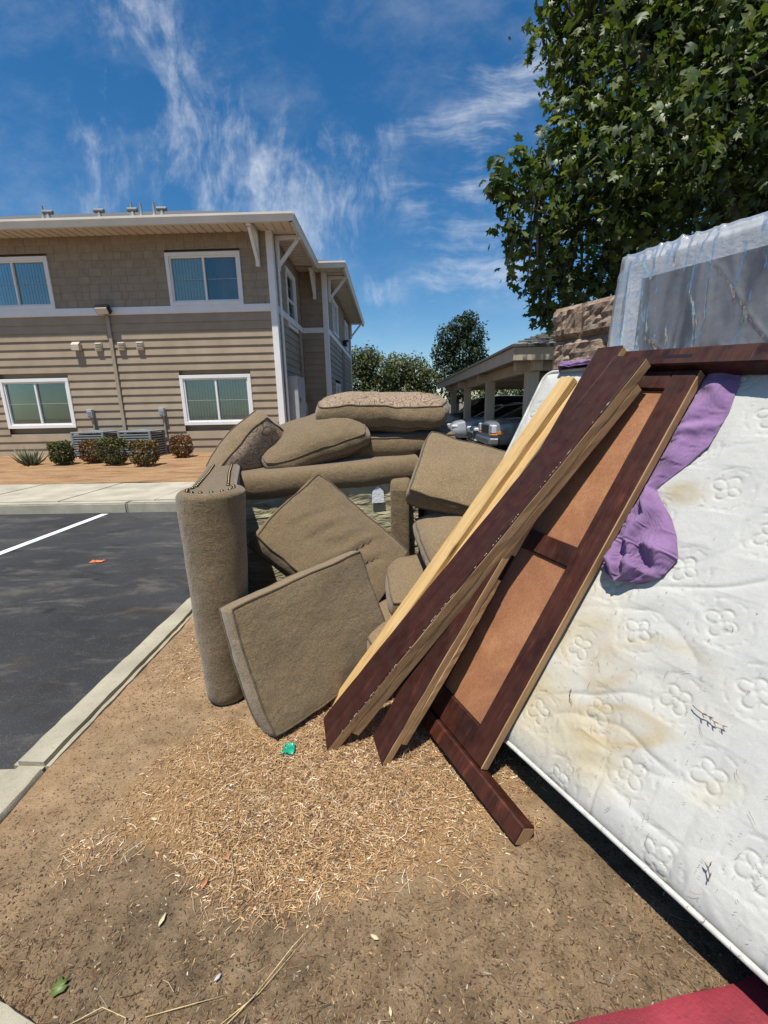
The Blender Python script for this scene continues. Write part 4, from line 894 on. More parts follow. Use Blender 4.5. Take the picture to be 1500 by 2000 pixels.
# ---- sofa lying on its back: seat front faces up, deck faces the viewer
SX = Vector((.972, .235, 0)); SB = Vector((-.235, .972, 0)); SL = Vector((-.93, 2.46, 0))
SF = empty('sofa', mat=frame(SL, SX, SB, (0, 0, 1))); tag(SF, 'brown tweed sofa tipped on its back, rolled nailhead arm upright at the left', 'sofa')
Ls = 1.13
def topz(x): return .93+.065*x/Ls
# local: x along the seat, y away from viewer, z up
m = MB(); NX, prof = 40, [(.02, .03), (.0, .10)]
vs = []; secs = []
for i in range(NX+1):
    x = -.10+(Ls+.10)*i/NX; zt = topz(x); s = [(.05, .0), (.05, zt-.17)]
    s += [(.03, zt-.165), (.0, zt-.155), (-.022, zt-.13), (-.030, zt-.095), (-.030, zt-.065), (-.024, zt-.038), (-.010, zt-.016), (.012, zt-.003), (.05, zt+.004)]
    s += [(.16, zt+.006), (.34, zt+.004), (.47, zt-.01), (.51, zt-.06), (.52, .0)]
    secs.append([(x, y+.004*math.sin(x*21+y*30), z+.006*mnoise.noise(Vector((x*6, y*8, 3)))) for y, z in s])
k = len(secs[0]); vs = [p for s in secs for p in s]
fs = [(i*k+j, i*k+j+1, (i+1)*k+j+1, (i+1)*k+j) for i in range(NX) for j in range(k-1)]+[tuple(range(k)), tuple(NX*k+j for j in range(k))]
m.add(vs, fs).build('seat_front', M_fab, SF, smooth='auto')
nu, nv = 90, 60; U, V = np.meshgrid(np.linspace(0, Ls, nu), np.linspace(0, 1, nv), indexing='ij'); z = .12+V*(.83+.065*U/Ls-.16); P = np.stack([U, np.zeros_like(U), z], -1).reshape(-1, 3)
wx = P.copy(); wx[:, 2] *= 1.6; wx[:, 0] = .55*wx[:, 0]+.5*P[:, 2]
P[:, 1] = .004-.022*np.abs(vnoise(wx, 3.4, 8, 3))-.012*vnoise(P, 9, 2)+.03*np.exp(-((V.ravel()-.93)/.05)**2)*0
link('seat_deck', np_mesh('seat_deck', P, grid_faces(nu, nv), smooth=True), M_deck, SF)
MB().tube([(x, .004, topz(x)-.175-.004*math.sin(x*19)) for x in np.linspace(.02, Ls, 30)], .0045, 5).build('deck_cord', M_boxwhite, SF)
tg = MB().add([(.83, -.012, .79), (.90, -.016, .79), (.905, -.02, .72), (.825, -.018, .72), (.865, -.012, .825), (.83, -.008, .79), (.90, -.008, .79), (.905, -.012, .72), (.825, -.012, .72), (.865, -.008, .825)], [(0, 1, 2, 3), (0, 4, 1), (5, 8, 7, 6), (5, 6, 9), (0, 3, 8, 5), (3, 2, 7, 8), (2, 1, 6, 7)]).build('care_tag', M_boxwhite, SF)
# back of the sofa, flat on the ground in front of the deck
m = MB().box(-.02, Ls+.05, -.62, .05, .0, .15, .035); m.build('backrest', M_fab, SF, smooth='auto')
def arm(name, parent, roll_c, r_top, r_bot, stem_end, stem_w, h, base_shift=(0, 0), nails=True, mirror=1):
    """upright arm: plan is a roll with a stem behind it, tapering downwards (local coords of parent)"""
    rc = Vector((*roll_c, 0)); se = Vector((*stem_end, 0)); d = (se-rc).normalized(); p = Vector((d.y, -d.x, 0))*mirror
    def plan(rr, sw, off, inset=0):
        pts = []; a0 = math.asin(min(.95, (sw/2)/rr)); NA = 30
        for i in range(NA+1):
            a = a0+(2*math.pi-2*a0)*i/NA; q = rc+off+(d*math.cos(a)+p*math.sin(a))*(rr-inset); pts.append(q)
        L = (se-rc-off*0).length
        e0 = rc+off+d*L; sw2 = sw/2-inset
        back = [rc+off+d*(L*.5)-p*sw2, e0-d*.03-p*sw2, e0-p*(sw2-.03), e0+p*(sw2-.03), e0-d*.03+p*sw2, rc+off+d*(L*.5)+p*sw2]
        return pts+back
    lev = []
    def rad(f): return r_bot+(r_top-r_bot)*(f**.75)
    for f in [0, .012, .03]+[.03+.94*i/22 for i in range(1, 23)]:
        z = h*f; ins = .022*(1-f/.03) if f < .03 else 0
        lev.append((z, rad(f), stem_w*(.65+.35*f), Vector((base_shift[0]*(1-f), base_shift[1]*(1-f), 0)), ins))
    for i in range(1, 7): th = i/6*math.pi/2; lev.append((h*.97+.03*h*math.sin(th), r_top, stem_w, Vector((0, 0, 0)), .03*(1-math.cos(th))))
    lev.append((h-.001, r_top, stem_w, Vector((0, 0, 0)), .034)); lev.append((h-.006, r_top, stem_w, Vector((0, 0, 0)), .040)); lev.append((h-.004, r_top, stem_w, Vector((0, 0, 0)), .07))
    vs = []
    for z, rr, sw, off, ins in lev:
        for q in plan(rr, sw, off, ins): v = q.copy(); v.z = z; v += mnoise.noise_vector(v*7)*.006*(1 if z > .02 else 0); vs.append(v)
    k = len(plan(r_top, stem_w, Vector((0, 0, 0)))); n = len(lev)
    fs = [(i*k+j, i*k+(j+1) % k, (i+1)*k+(j+1) % k, (i+1)*k+j) for i in range(n-1) for j in range(k)]+[tuple((n-1)*k+j for j in range(k)), tuple(range(k))[::-1]]
    A = MB().add(vs, fs).build(name, M_fab, parent, smooth='auto')
    if nails:
        pl = plan(r_top, stem_w, Vector((0, 0, 0)), .045); segs = []
        for a, b in zip(pl, pl[1:]+pl[:1]): segs.append((a, b, (b-a).length))
        per = sum(s[2] for s in segs); me = None; step = .042; dist = .0; acc = 0
        for a, b, L in segs:
            while dist < acc+L:
                q = a+(b-a)*((dist-acc)/L); dist += step
                if me is None:
                    o = MB().lathe([(.0095, -.003), (.009, .002), (.006, .006), (.0015, .0075)], 8).build('nailhead', M_brass, A, smooth=True); me = o.data
                else: o = bpy.data.objects.new('nailhead', me); COL.objects.link(o); o.parent = A
                o.location = (q.x, q.y, h-.003)
            acc += L
    return A
SFi = SF.matrix_world.inverted()
def L2(x, y): v = SFi@Vector((x, y, 0)); return (v.x, v.y)
arm('arm', SF, L2(-.752, 1.772), .138, .088, L2(-1.05, 2.72), .195, .985, tuple(SFi.to_3x3()@Vector((-.022, -.012, 0)))[:2])
# ---- armchair lying on its back behind
AX = Vector((.99, -.10, 0)); AB = Vector((.10, .99, 0))
AC_ = empty('armchair', mat=frame((.13, 3.02, 0), AX, AB, (0, 0, 1))); tag(AC_, 'brown tweed armchair tipped on its back behind the pale boards, dark hollow inside', 'armchair')
m = MB(); secs = []
for i in range(21):
    x = -.02+.9*i/20; zt = .945; s = [(.05, 0), (.05, zt-.15)]+[(.035-.07*math.cos(R(-70+a*20)), zt-.07+.07*math.sin(R(-70+a*20))) for a in range(9)]+[(.2, zt+.004), (.33, zt), (.37, zt-.05), (.38, 0)]
    secs.append([(x, y, z+.004*math.sin(x*17)) for y, z in s])
k = len(secs[0]); m.add([p for s in secs for p in s], [(i*k+j, i*k+j+1, (i+1)*k+j+1, (i+1)*k+j) for i in range(20) for j in range(k-1)]+[tuple(range(k)), tuple(20*k+j for j in range(k))]).build('seat_front', M_fab, AC_, smooth='auto')
me = None
for i in range(30):
    if me is None: o = MB().lathe([(.0095, -.003), (.009, .002), (.006, .006), (.0015, .0075)], 8).build('nailhead', M_brass, AC_, smooth=True); me = o.data
    else: o = bpy.data.objects.new('nailhead', me); COL.objects.link(o); o.parent = AC_
    o.location = (.0+i*.029, .30, .952)
MB().box(.1, .8, .025, .05, .02, .8).build('seat_deck', M_deck, AC_)
MB().box(.0, .86, -.45, .04, .0, .14, .035).build('backrest', M_fab, AC_, smooth='auto')
def slab_arm(x0, x1):
    m = MB(); poly = [(-.42, .0), (-.42, .80), (-.405, .84), (-.37, .865), (-.3, .875), (.04, .885), (.04, 0)]
    m.prism(poly, (0, 1, 0), (0, 0, 1), (x1-x0, 0, 0)); m.v = [(v[0]+x0, v[1], v[2]) for v in m.v]
    o = m.build('arm', M_fab, AC_); b = o.modifiers.new('b', 'BEVEL'); b.width = .022; b.segments = 3; return o
slab_arm(-.10, .018); slab_arm(.82, .96)

# ---- loose cushions
G1 = 'loose sofa cushions'
cushion('seat_cushion', 'flat tweed seat cushion standing upright at the front of the pile', frame((-.365, 1.80, .297), (.673, .735, .082), (-.283, .154, .947), (.684, -.66, .312)), .71, .545, .125, .012, group=G1, seed=1, m=M_fabA, rc=.13, bulge=.014, wr=.006)
cushion('seat_cushion', 'creased tweed seat cushion tilted on its corner, behind the upright front cushion', fr((-.334, 2.338, .530), (.747, -.07, -.662), (.489, -.616, .618)), .715, .58, .13, .02, group=G1, seed=2, rc=.15, wr=.009,
        creases=[(.10, .02, 1.15, .25, .021, .011), (.17, -.02, 1.05, .22, .019, .010), (.03, .08, 1.2, .16, .012, .010), (-.1, 0, 1.25, .2, .010, .012), (-.2, .03, 1.2, .2, .008, .012)])
bl = Vector((.083, 2.33, .862)); cushion('seat_cushion', 'tweed seat cushion tilted over the armchair, right of the sofa deck', fr_corner(bl+Vector((0, .06, -.05)), (.55, -.1, -.155), (.06, .37, .27), .62, .52), .62, .52, .13, .026, group=G1, seed=3, rc=.15, wr=.010)
cushion('back_pillow', 'puffy tweed pillow lying under the pale boards', fr((.36, 2.30, .575), (.96, .15, .1), (-.15, -.35, .9)), .42, .46, .10, .065, 'pillow', group=G1, seed=4, rc=.3, wr=.010)
cushion('seat_cushion', 'small tweed cushion wedged beneath the puffy pillow under the pale boards', fr((.20, 2.27, .33), (.97, .1, .05), (-.05, -.25, .97)), .46, .42, .13, .03, group=G1, seed=5, rc=.14)
cushion('seat_cushion', 'lowest tweed cushion of the pile, on the ground beside the boards', fr((.06, 2.09, .17), (.9, .4, .0), (0.05, -.12, .99)), .5, .4, .12, .025, group=G1, seed=6, rc=.14)
cushion('back_pillow', 'plump tweed pillow tilted on the sofa, between the two paisley cushions', fr((-.50, 2.86, 1.105), (.95, .16, .26), (-.34, -.46, .82)), .66, .46, .085, .062, 'pillow', group=G1, seed=7, rc=.32, wr=.012, bulge=.018, bottom=M_paisley, squash=-.15)
cushion('back_pillow', 'large pillow with red paisley top, topmost of the pile', fr((-.05, 3.06, 1.275), (.99, -.06, -.015), (.02, -.15, .99)), .83, .52, .13, .055, 'pillow', group=G1, seed=8, rc=.26, wr=.014, bulge=.028, top=M_paisley)
cushion('seat_cushion', 'tweed cushion lying flat beneath the topmost paisley pillow', fr((.03, 3.06, 1.062), (.99, .06, .03), (0, -.05, 1)), .76, .50, .12, .022, group=G1, seed=9, rc=.14)
d_ = Vector((.52, .30, .62)).normalized(); nb = Vector((-.42, -.70, .58)); nb = (nb-d_*nb.dot(d_)).normalized()
fz = d_.cross(nb)   # face of the paisley cushion
if fz.y > 0: fz = -fz
Xc = -nb; cen = Vector((-.945, 2.66, 1.12))-nb*.30
cushion('back_pillow', 'paisley cushion standing on edge at the left end of the sofa', frame(cen, Xc, fz.cross(Xc), fz), .62, .50, .14, .055, 'pillow', group=G1, seed=10, rc=.26, wr=.014, top=M_paisley, bottom=M_paisley)

# ================================================================ MATTRESS
MW, MH, MT = 2.03, 1.52, .25
MF = empty('mattress', mat=frame(BL_, E_, U_, N_)); tag(MF, 'stained white quilted mattress with clover stitching leaning against the wall', 'mattress')
nu, nv = 560, 430
U, V = np.meshgrid(np.linspace(0, MW, nu), np.linspace(0, MH, nv), indexing='ij'); s, t = U.ravel(), V.ravel(); P0 = np.stack([s, t, 0*s], 1)
edge = np.minimum(np.minimum(s, MW-s), np.minimum(t, MH-t)); h = -.022*np.exp(-edge/.035)+.006
h += .010*vnoise(P0, 1.6, 3)+.005*vnoise(P0, 5, 5)
wv = np.stack([s*2.2+t*1.0, t*9-s*5.5+2*vnoise(P0, 2, 4), 0*s], 1); wrk = np.clip(1-np.abs(vnoise(wv, 1.0, 6, 2))*3.4, 0, 1)**2
wmask = np.clip(vnoise(P0, 2.4, 9)*2+.45, 0, 1); h -= .005*wrk*wmask*np.clip((edge-.02)/.06, 0, 1)
wv = np.stack([s*9, t*2.2, 0*s], 1); h -= .006*np.clip(1-np.abs(vnoise(wv, 1, 16, 2))*3.4, 0, 1)**2*np.clip(1-t/.45, 0, 1)
PIN = []
for k in range(-6, 9):
    for j in range(-1, 7):
        tt = (.03 if k % 2 == 0 else .165)+.25*j; ss = .855+.153*k+.10*(tt-.03)
        if .02 < ss < MW-.02 and .0 < tt < MH-.03: PIN.append((ss+random.uniform(-.012, .012), tt+random.uniform(-.012, .012), random.uniform(-.5, .5)))
for (cx, cy, a0) in PIN:
    q = (np.abs(s-cx) < .075) & (np.abs(t-cy) < .075); dx, dy = s[q]-cx, t[q]-cy; r_ = np.hypot(dx, dy); th = np.arctan2(dy, dx)+a0+.6
    petal = (.037+.006*np.sin(th+a0*7))*np.abs(np.cos(2*th))**.5+.003      # four leaves
    g_ = np.exp(-((r_-petal)/.0028)**2)+.8*np.exp(-(r_/.006)**2)
    h[q] += -.0042*g_+.0034*np.clip(1-(r_/np.maximum(petal, .006))**2, 0, 1)-.0065*np.exp(-(r_/.06)**2)
    h[q] += -.0022*np.clip(1-np.abs(r_-.066)/.006, 0, 1)*(vnoise(np.stack([dx, dy, 0*dx], 1), 60, 3) > .1)
# faint scrolls between the clovers
sc = np.sin(95*np.hypot(s % .21-.10, (t+.06) % .25-.12)+2.2*np.arctan2((t+.06) % .25-.12, s % .21-.10)); h += .0018*np.clip(sc, 0, 1)*np.clip(vnoise(P0, 9, 22)*2.2, 0, 1)
h += .0006*vnoise(P0, 120, 7, 2)
col = np.tile(np.array([.50, .495, .46]), (len(s), 1)); col *= (1+.05*vnoise(P0, 3, 12))[:, None]
nz = .13*vnoise(P0, 6, 31, 4)+.06*vnoise(P0, 22, 33, 3)
def ring_stain(cx, cy, rx, ry, wdt, amp, tone, fill=.2, a=0):
    global col
    ca, sa = math.cos(a), math.sin(a); X_, Y_ = (s-cx)*ca+(t-cy)*sa, -(s-cx)*sa+(t-cy)*ca; r_ = np.hypot(X_/rx, Y_/ry)+nz*2.0
    f = np.exp(-((r_-1)/wdt)**2)*amp*np.clip(.55+1.6*vnoise(P0, 5, int(cx*100), 2), .12, 1.1)+fill*amp*np.clip(1-r_, 0, 1)**.4; f = np.clip(f, 0, .9)[:, None]; col = col*(1-f)+np.array(tone)*f
tan = (.42, .325, .17)
ring_stain(1.0, .40, .17, .13, .14, .52, tan, .2, .5); ring_stain(.80, .42, .12, .10, .2, .55, tan, .4); ring_stain(.78, .17, .16, .09, .6, .5, (.46, .37, .2), .9); ring_stain(.93, .25, .14, .05, .25, .55, tan, .4, .5); ring_stain(1.20, .25, .06, .035, .5, .55, (.50, .44, .26), .6, .9); ring_stain(.72, .62, .1, .16, .6, .22, (.55, .45, .25), .8); ring_stain(.86, 1.0, .05, .03, .6, .6, (.4, .34, .22), .9)
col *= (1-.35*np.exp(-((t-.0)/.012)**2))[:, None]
spk = (vnoise(P0, 60, 41, 2) > .70); col[spk] *= .72
P = P0.copy(); P[:, 2] = h
link('quilted_top', np_mesh('quilted_top', P, grid_faces(nu, nv), col, True), M_tick, MF)
def rr_loop(z, ins=0, rad=.05):
    pts = []
    for (cx, cy, a0) in ((MW-rad, rad, -90), (MW-rad, MH-rad, 0), (rad, MH-rad, 90), (rad, rad, 180)):
        for k in range(7): a = R(a0+15*k); pts.append((cx+(rad-ins)*math.cos(a), cy+(rad-ins)*math.sin(a), z))
    return pts
lv = [(-.012, 0), (-.06, -.012), (-.125, -.016), (-.19, -.012), (-MT+.012, 0)]; vs = [p for z, i in lv for p in rr_loop(z, i)]; k = 28
MB().add(vs, [(l*k+i, l*k+(i+1) % k, (l+1)*k+(i+1) % k, (l+1)*k+i) for l in range(4) for i in range(k)]+[tuple(4*k+i for i in range(k))]).build('side_border', M_mside, MF, smooth='auto')
MB().tube(rr_loop(-.010, -.004, .045), .0078, 8, True).build('edge_tape', M_mpipe, MF, smooth=True); MB().tube(rr_loop(-.032, -.010, .045), .005, 8, True).build('edge_tape', M_mpipe, MF, smooth=True); MB().tube(rr_loop(-MT+.012, -.004, .045), .0105, 8, True).build('edge_tape', M_mpipe, MF, smooth=True)

# ================================================================ WRAPPED BOX SPRING
bx0 = Vector((1.065, 2.215, 0)); bz = (Vector((0, 0, 1))+IN_*.02).normalized()
BXm = frame(bx0-bz*.0, E_, bz, E_.cross(bz)); BX = empty('box_spring', mat=BXm); tag(BX, 'box spring with dark cloth face wrapped in clear plastic, standing behind the mattress', 'box spring')
BW, BH, BT = 1.45, 1.93, .16      # local x along wall, y up, -z into the wall
MB().box(0, BW, 0, BH, -BT, -.004, .02).build('border', M_boxwhite, BX, smooth='auto'); MB().box(.085, BW-.085, .085, BH-.095, -.0035, .0, .001).build('dust_cover', M_cambric, BX)
def plastic_sheet(f, nu, nv, name):
    vs = []
    for i in range(nu):
        for j in range(nv): vs.append(f(i/(nu-1), j/(nv-1)))
    V = np.array(vs); return link(name, np_mesh(name, V, grid_faces(nu, nv), smooth=True), M_plastic, BX)
CREASE = []
_r = random.Random(9)
for _k in range(46):
    _x, _y = _r.uniform(0, 1.4), _r.uniform(1.2, 1.93); _an = _r.choice((-1.45, -1.25, -1.65, -.95, -.75, -1.9))+_r.uniform(-.12, .12); _L = _r.uniform(.12, .75)
    CREASE.append((_x, _y, _x+math.cos(_an)*_L, _y+math.sin(_an)*_L, _r.uniform(.003, .009), _r.uniform(.006, .014)))
for _k in range(30):
    _x = _r.uniform(-.05, 1.4); CREASE.append((_x, 1.80+_r.uniform(0, .06), _x+_r.uniform(-.12, .12), 2.1, _r.uniform(.004, .01), _r.uniform(.006, .014)))
def wrap(u, v):   # v runs over the top edge: front face, then over the top; u runs from behind the left edge across the front
    L = BT+.06; a = u*(BW+L)-L; b = v*(BH+L)
    x, z = (a, .0) if a > 0 else (-.015-.0*a, a); y = b
    if b > BH: y = BH+.012; z = min(z, 0)-(b-BH)
    q = Vector((a*7, b*3.5, 0)); q2 = Vector((a*3.2+b*1.9, b*1.0-a*.5, 4)); q3 = Vector((a*13, b*11, 8))
    rid = .003*mnoise.noise(q3*.6)+.003*mnoise.noise(Vector((q3.x*2.2, q3.y*.9, q3.z)))+.0012*mnoise.noise(q3*4.0)
    for (x0_, y0_, x1_, y1_, h_, w_) in CREASE:
        dx, dy = x1_-x0_, y1_-y0_; LL = dx*dx+dy*dy; f_ = ((a-x0_)*dx+(b-y0_)*dy)/LL
        if -.02 < f_ < 1.02:
            dd = ((a-x0_)*dy-(b-y0_)*dx)/math.sqrt(LL)+.010*mnoise.noise(Vector((f_*6, h_*900, 1)))
            if abs(dd) < w_*3: rid += h_*math.exp(-(dd/w_)**2)*max(0, math.sin(math.pi*min(max(f_, 0), 1)))**.6
    rid = rid+.010*mnoise.noise(q*.45)+.012
    n = Vector((0, 0, 1)) if a > .03 and b < BH-.02 else Vector((-.7 if a <= .03 else 0, .7 if b >= BH-.02 else 0, .5))
    if a < .06 and b < BH: x -= .03*math.sin(math.pi*min(1, (BH-b)/.9))*max(0, 1-max(a, 0)/.06)
    return Vector((x, y, z))+n*rid
plastic_sheet(wrap, 300, 360, 'plastic_wrap')

# ================================================================ HEADBOARD
du = Vector((.068, .9977)); HU = (E_*du.x+U_*du.y).normalized(); HE = (E_-HU*E_.dot(HU)).normalized(); HN = HE.cross(HU)
if HN.dot(N_) < 0: HN = -HN
HBo = Mp(.650, -.115, .062); HB = empty('headboard', mat=frame(HBo, HU, -HE, HN)); tag(HB, 'dark red wooden bed end with two brown panels, on its side against the mattress', 'headboard')
# local: x up along the stile, y to the left, z out of the face (face at 0)
HL, HWd = 1.545, .42
def hb(name, x0, x1, y0, y1, z0, z1, m, par=HB, bev=.004): return MB().box(x0, x1, y0, y1, z0, z1, bev).build(name, m, par)
st1 = hb('stile', .0, HL, .003, .088, -.036, 0, M_dark2); hb('stile', .0, HL, HWd-.088, HWd, -.036, 0, M_dark2)
hb('raw_edge', .002, HL-.002, -.002, .0025, -.035, -.003, M_pine2, st1, .0005)
hb('rail', .0, .105, .0885, HWd-.0885, -.035, -.001, M_dark2); hb('rail', .755, .835, .0885, HWd-.0885, -.035, -.001, M_dark2); hb('rail', HL-.075, HL, .0885, HWd-.0885, -.035, -.001, M_dark2)
hb('panel', .1055, .7545, .0885, HWd-.0885, -.026, -.016, M_hard, HB, .0005); hb('panel', .8355, HL-.0755, .0885, HWd-.0885, -.026, -.016, M_hard, HB, .0005)
p1_ = hb('post', -.064, -.002, -.225, HWd, -.045, .018, M_dark2, HB, .005); hb('end_grain', -.060, -.006, -.2265, -.2252, -.041, .014, M_pine2, p1_, 0)
p2_ = hb('post', HL+.002, HL+.070, -.225, HWd-.1, -.045, .03, M_dark2, HB, .005); hb('end_grain', HL+.006, HL+.066, -.2265, -.2252, -.041, .026, M_pine2, p2_, 0)
MB().box(HL+.028, HL+.040, .03, .12, .0302, .0308).build('bracket_slot', M_black, p2_)
# ================================================================ BOARDS
def board(name, label, a, b, w, th, mface, mside, ledger=None, group=None, chips=False, ncut=.0, seed=0):
    """a,b: centre of the top face at the lower and upper end; width along E_, thickness below"""
    a, b = Vector(a), Vector(b); X = (b-a).normalized(); Y = -(E_-X*E_.dot(X)).normalized(); Z = X.cross(Y)
    if Z.dot(N_) < 0: Y = -Y; Z = X.cross(Y)
    L = (b-a).length; T = empty(name, mat=frame(a, X, Y, Z)); tag(T, label, 'board', group)
    r = random.Random(seed)
    def shaped(x0, x1, y0, y1, z0, z1, cut0=0):
        n = 24; m = MB(); ring = []
        for i in range(n+1):
            f = i/n; x = x0+(x1-x0)*f; q = []
            for (y, z) in ((y0+.003, z0), (y1-.003, z0), (y1, z0+.003), (y1, z1-.003), (y1-.003, z1), (y0+.003, z1), (y0, z1-.003), (y0, z0+.003)):
                xx = x+cut0*((y-y0)/(y1-y0))*(1-f); q.append((xx, y+.0012*r.uniform(-1, 1)+.003*math.sin(f*5+seed), z+.0007*r.uniform(-1, 1)))
            ring.append(q)
        vs = [p for q in ring for p in q]; return m.add(vs, [(i*8+j, i*8+(j+1) % 8, (i+1)*8+(j+1) % 8, (i+1)*8+j) for i in range(n) for j in range(8)]+[tuple(range(8))[::-1], tuple(n*8+j for j in range(8))])
    if mface == mside: shaped(0, L, -w/2, w/2, -th, 0, ncut).build('plank', mface, T)
    else:
        shaped(0, L, -w/2, w/2, -th, -.0035, ncut).build('plank', mside, T); shaped(.0, L, -w/2+.0005, w/2, -.0034, 0, ncut).build('painted_face', mface, T)
    if ledger:
        for (x0, x1, y0, y1, z0, z1) in ledger: shaped(x0*L, x1*L, y0, y1, z0, z1).build('ledger', mside, T)
    if chips:
        me = None
        for i in range(60):
            x = r.uniform(.08, L*.93); s_ = r.uniform(.002, .011)*(2.2 if r.random() < .12 else 1)
            if me is None: o = MB().add([(-.5, 0, 0), (0, .35, .0), (.5, .1, 0), (.6, -.1, 0), (-.4, -.1, 0), (-.5, 0, .1), (0, .35, .1), (.5, .1, .1), (.6, -.1, .1), (-.4, -.1, .1)], [(0, 1, 2, 3, 4), (5, 6, 7, 8, 9), (0, 1, 6, 5), (1, 2, 7, 6), (2, 3, 8, 7), (3, 4, 9, 8), (4, 0, 5, 9)]).build('paint_chip', M_chip, T); me = o.data
            else: o = bpy.data.objects.new('paint_chip', me); COL.objects.link(o); o.parent = T
            o.location = (x, -w/2+.0012, .0002); o.scale = (s_, .006*r.uniform(.3, 1), .004)
    return T
GB = 'boards leaning on the mattress'
board('bed_rail', 'long dark stained bed rail with chipped raw edge, uppermost of the leaning boards', (-.290, 1.468, .03), (.873, 1.682, 1.458), .132, .046, M_dark, M_pine2, [(.055, .96, -.0655, .0, -.086, -.0465)], GB, True, .03, 1)
board('bed_rail', 'dark stained bed rail crossing underneath the uppermost one', (-.078, 1.378, .03), (.872, 1.838, 1.512), .112, .038, M_dark, M_pine2, [(.05, .44, -.0552, .0, -.068, -.0385), (.50, .97, -.0552, 0, -.068, -.0385)], GB, False, .03, 2)
kb = Vector((-.285, 1.665, .0)); kt = Vector((.785, 2.02, 1.412))
board('pine_board', 'pale raw pine board along the left edge of the mattress, upper of two', kb, kt, .074, .034, M_pine, M_pine, None, GB, seed=3)
board('pine_board', 'pale raw pine board partly hidden beneath the other pine board', kb+E_*.055-N_*.037+Vector((0, 0, .03)), kt+E_*.042-N_*.037, .074, .034, M_pine, M_pine, None, GB, seed=4)

# ================================================================ PURPLE CLOTH
def interp(tab, x): xs_, ys_ = zip(*tab); return np.interp(x, xs_, ys_)
RT = [(.66, .80), (.685, .855), (.72, .895), (.79, .918), (.86, .885), (.91, .850), (.97, .79), (1.0, .765), (1.04, .785), (1.10, .825), (1.17, .858), (1.29, .872), (1.40, .862), (1.50, .83)]
LT = [(.66, .77), (.68, .72), (.72, .672), (.80, .665), (.93, .665), (1.0, .65), (1.04, .63), (1.2, .58), (1.5, .55)]
# the sheet is draped by a small mass-spring simulation: a wide strip gathered into its footprint
def drape(nt=130, ns=72, steps=6):
    rr = np.random.default_rng(4); T_ = np.linspace(.665, 1.50, nt); l, r2 = interp(LT, T_), interp(RT, T_); J = np.linspace(0, 1, ns)
    P = np.zeros((nt, ns, 3)); P[:, :, 0] = l[:, None]+(r2-l)[:, None]*J; P[:, :, 1] = T_[:, None]
    q = P.reshape(-1, 3).copy(); q[:, 2] = 0
    lw = np.clip((1.06-T_)/.12, .5, 1)[:, None]; nzz = vnoise(q, 4.5, 5, 2).reshape(nt, ns); nz2 = vnoise(q, 6, 9, 2).reshape(nt, ns)
    ph = 2*np.pi*J[None]*np.interp(T_, [.66, .8, 1.0, 1.2, 1.5], [3.2, 3.6, 2.6, 2.4, 2.2])[:, None]+5.5*nzz+9*(T_[:, None]-1)*(.6+.4*nz2); ph2 = 46*(T_[:, None]+.5*P[:, :, 0])+7*nz2+3*nzz
    P[:, :, 2] = .016+(.034*lw*(.5+.5*np.cos(ph))+.020*lw*(.5+.5*np.cos(ph2)))*(np.sin(np.pi*J)[None]**.35)+.018*lw*np.sin(np.pi*J)[None]
    gather = np.interp(T_, [.66, .8, .98, 1.06, 1.2, 1.5], [1.75, 1.8, 1.75, 1.45, 1.28, 1.18]); rs = ((r2-l)*gather/(ns-1))[:, None]
    rt = ((T_[1]-T_[0])*np.interp(T_[:-1], [.66, .8, 1.0, 1.2, 1.5], [1.5, 1.42, 1.2, 1.1, 1.04]))[:, None]
    Q = P.copy(); edge = P[:, [0, -1]].copy(); edge[:, :, 2] = .014; ends = P[[0, -1]].copy()
    def sat(A, B, rest, k):
        d = P[B]-P[A]; L = np.sqrt((d*d).sum(-1))+1e-9; w = ((L-rest)/L*.5*k)[..., None]*d; P[A] += w; P[B] -= w
    S0 = slice(None)
    for it in range(steps):
        V = (P-Q)*.90; V[..., 2] -= .00003; V[..., 1] -= .00008; Q = P.copy(); P += np.clip(V, -.004, .004)
        for k in range(5):
            for o in (0, 1):
                n = (ns-o)//2*2+o; sat((S0, slice(o, n, 2)), (S0, slice(o+1, n+1, 2)), rs, .9)
                m = (nt-o)//2*2+o; sat((slice(o, m, 2), S0), (slice(o+1, m+1, 2), S0), rt[o:m:2][:(m-o)//2], .9)
            for o in (0, 1):
                n = (ns-1-o)//2*2+o; rd = np.sqrt(rs[:-1]**2+rt**2); sat((slice(0, -1), slice(o, n, 2)), (slice(1, None), slice(o+1, n+1, 2)), rd, .12); sat((slice(1, None), slice(o, n, 2)), (slice(0, -1), slice(o+1, n+1, 2)), rd, .12)
            # bending: pull towards neighbours' mean
            P[:, 1:-1] += .004*(.5*(P[:, :-2]+P[:, 2:])-P[:, 1:-1]); P[1:-1] += .004*(.5*(P[:-2]+P[2:])-P[1:-1])
            P[:, [0, -1]] = edge; P[-1] = ends[1]; lo = P[..., 2] < .014; P[..., 2] = np.maximum(P[..., 2], .014); under = P[..., 0] < .652+.068*(P[..., 1]+.115); P[..., 2] = np.minimum(P[..., 2], .021+np.clip(P[..., 0]-(.652+.068*(P[..., 1]+.115)), 0, 1)*3.0)
        Q[lo] += (P-Q)[lo]*.6
    return P.reshape(-1, 3), nt, ns
cl, nu, nv = drape()
PC = empty('purple_sheet', mat=frame(BL_, E_, U_, N_)); tag(PC, 'crumpled purple bed sheet lying on the mattress beside the headboard', 'bed sheet')
o = link('sheet', np_mesh('sheet', cl, grid_faces(nu, nv), smooth=True), M_purple, PC); sb_ = o.modifiers.new('u', 'SUBSURF'); sb_.levels = sb_.render_levels = 1; sd = o.modifiers.new('t', 'SOLIDIFY'); sd.thickness = .002
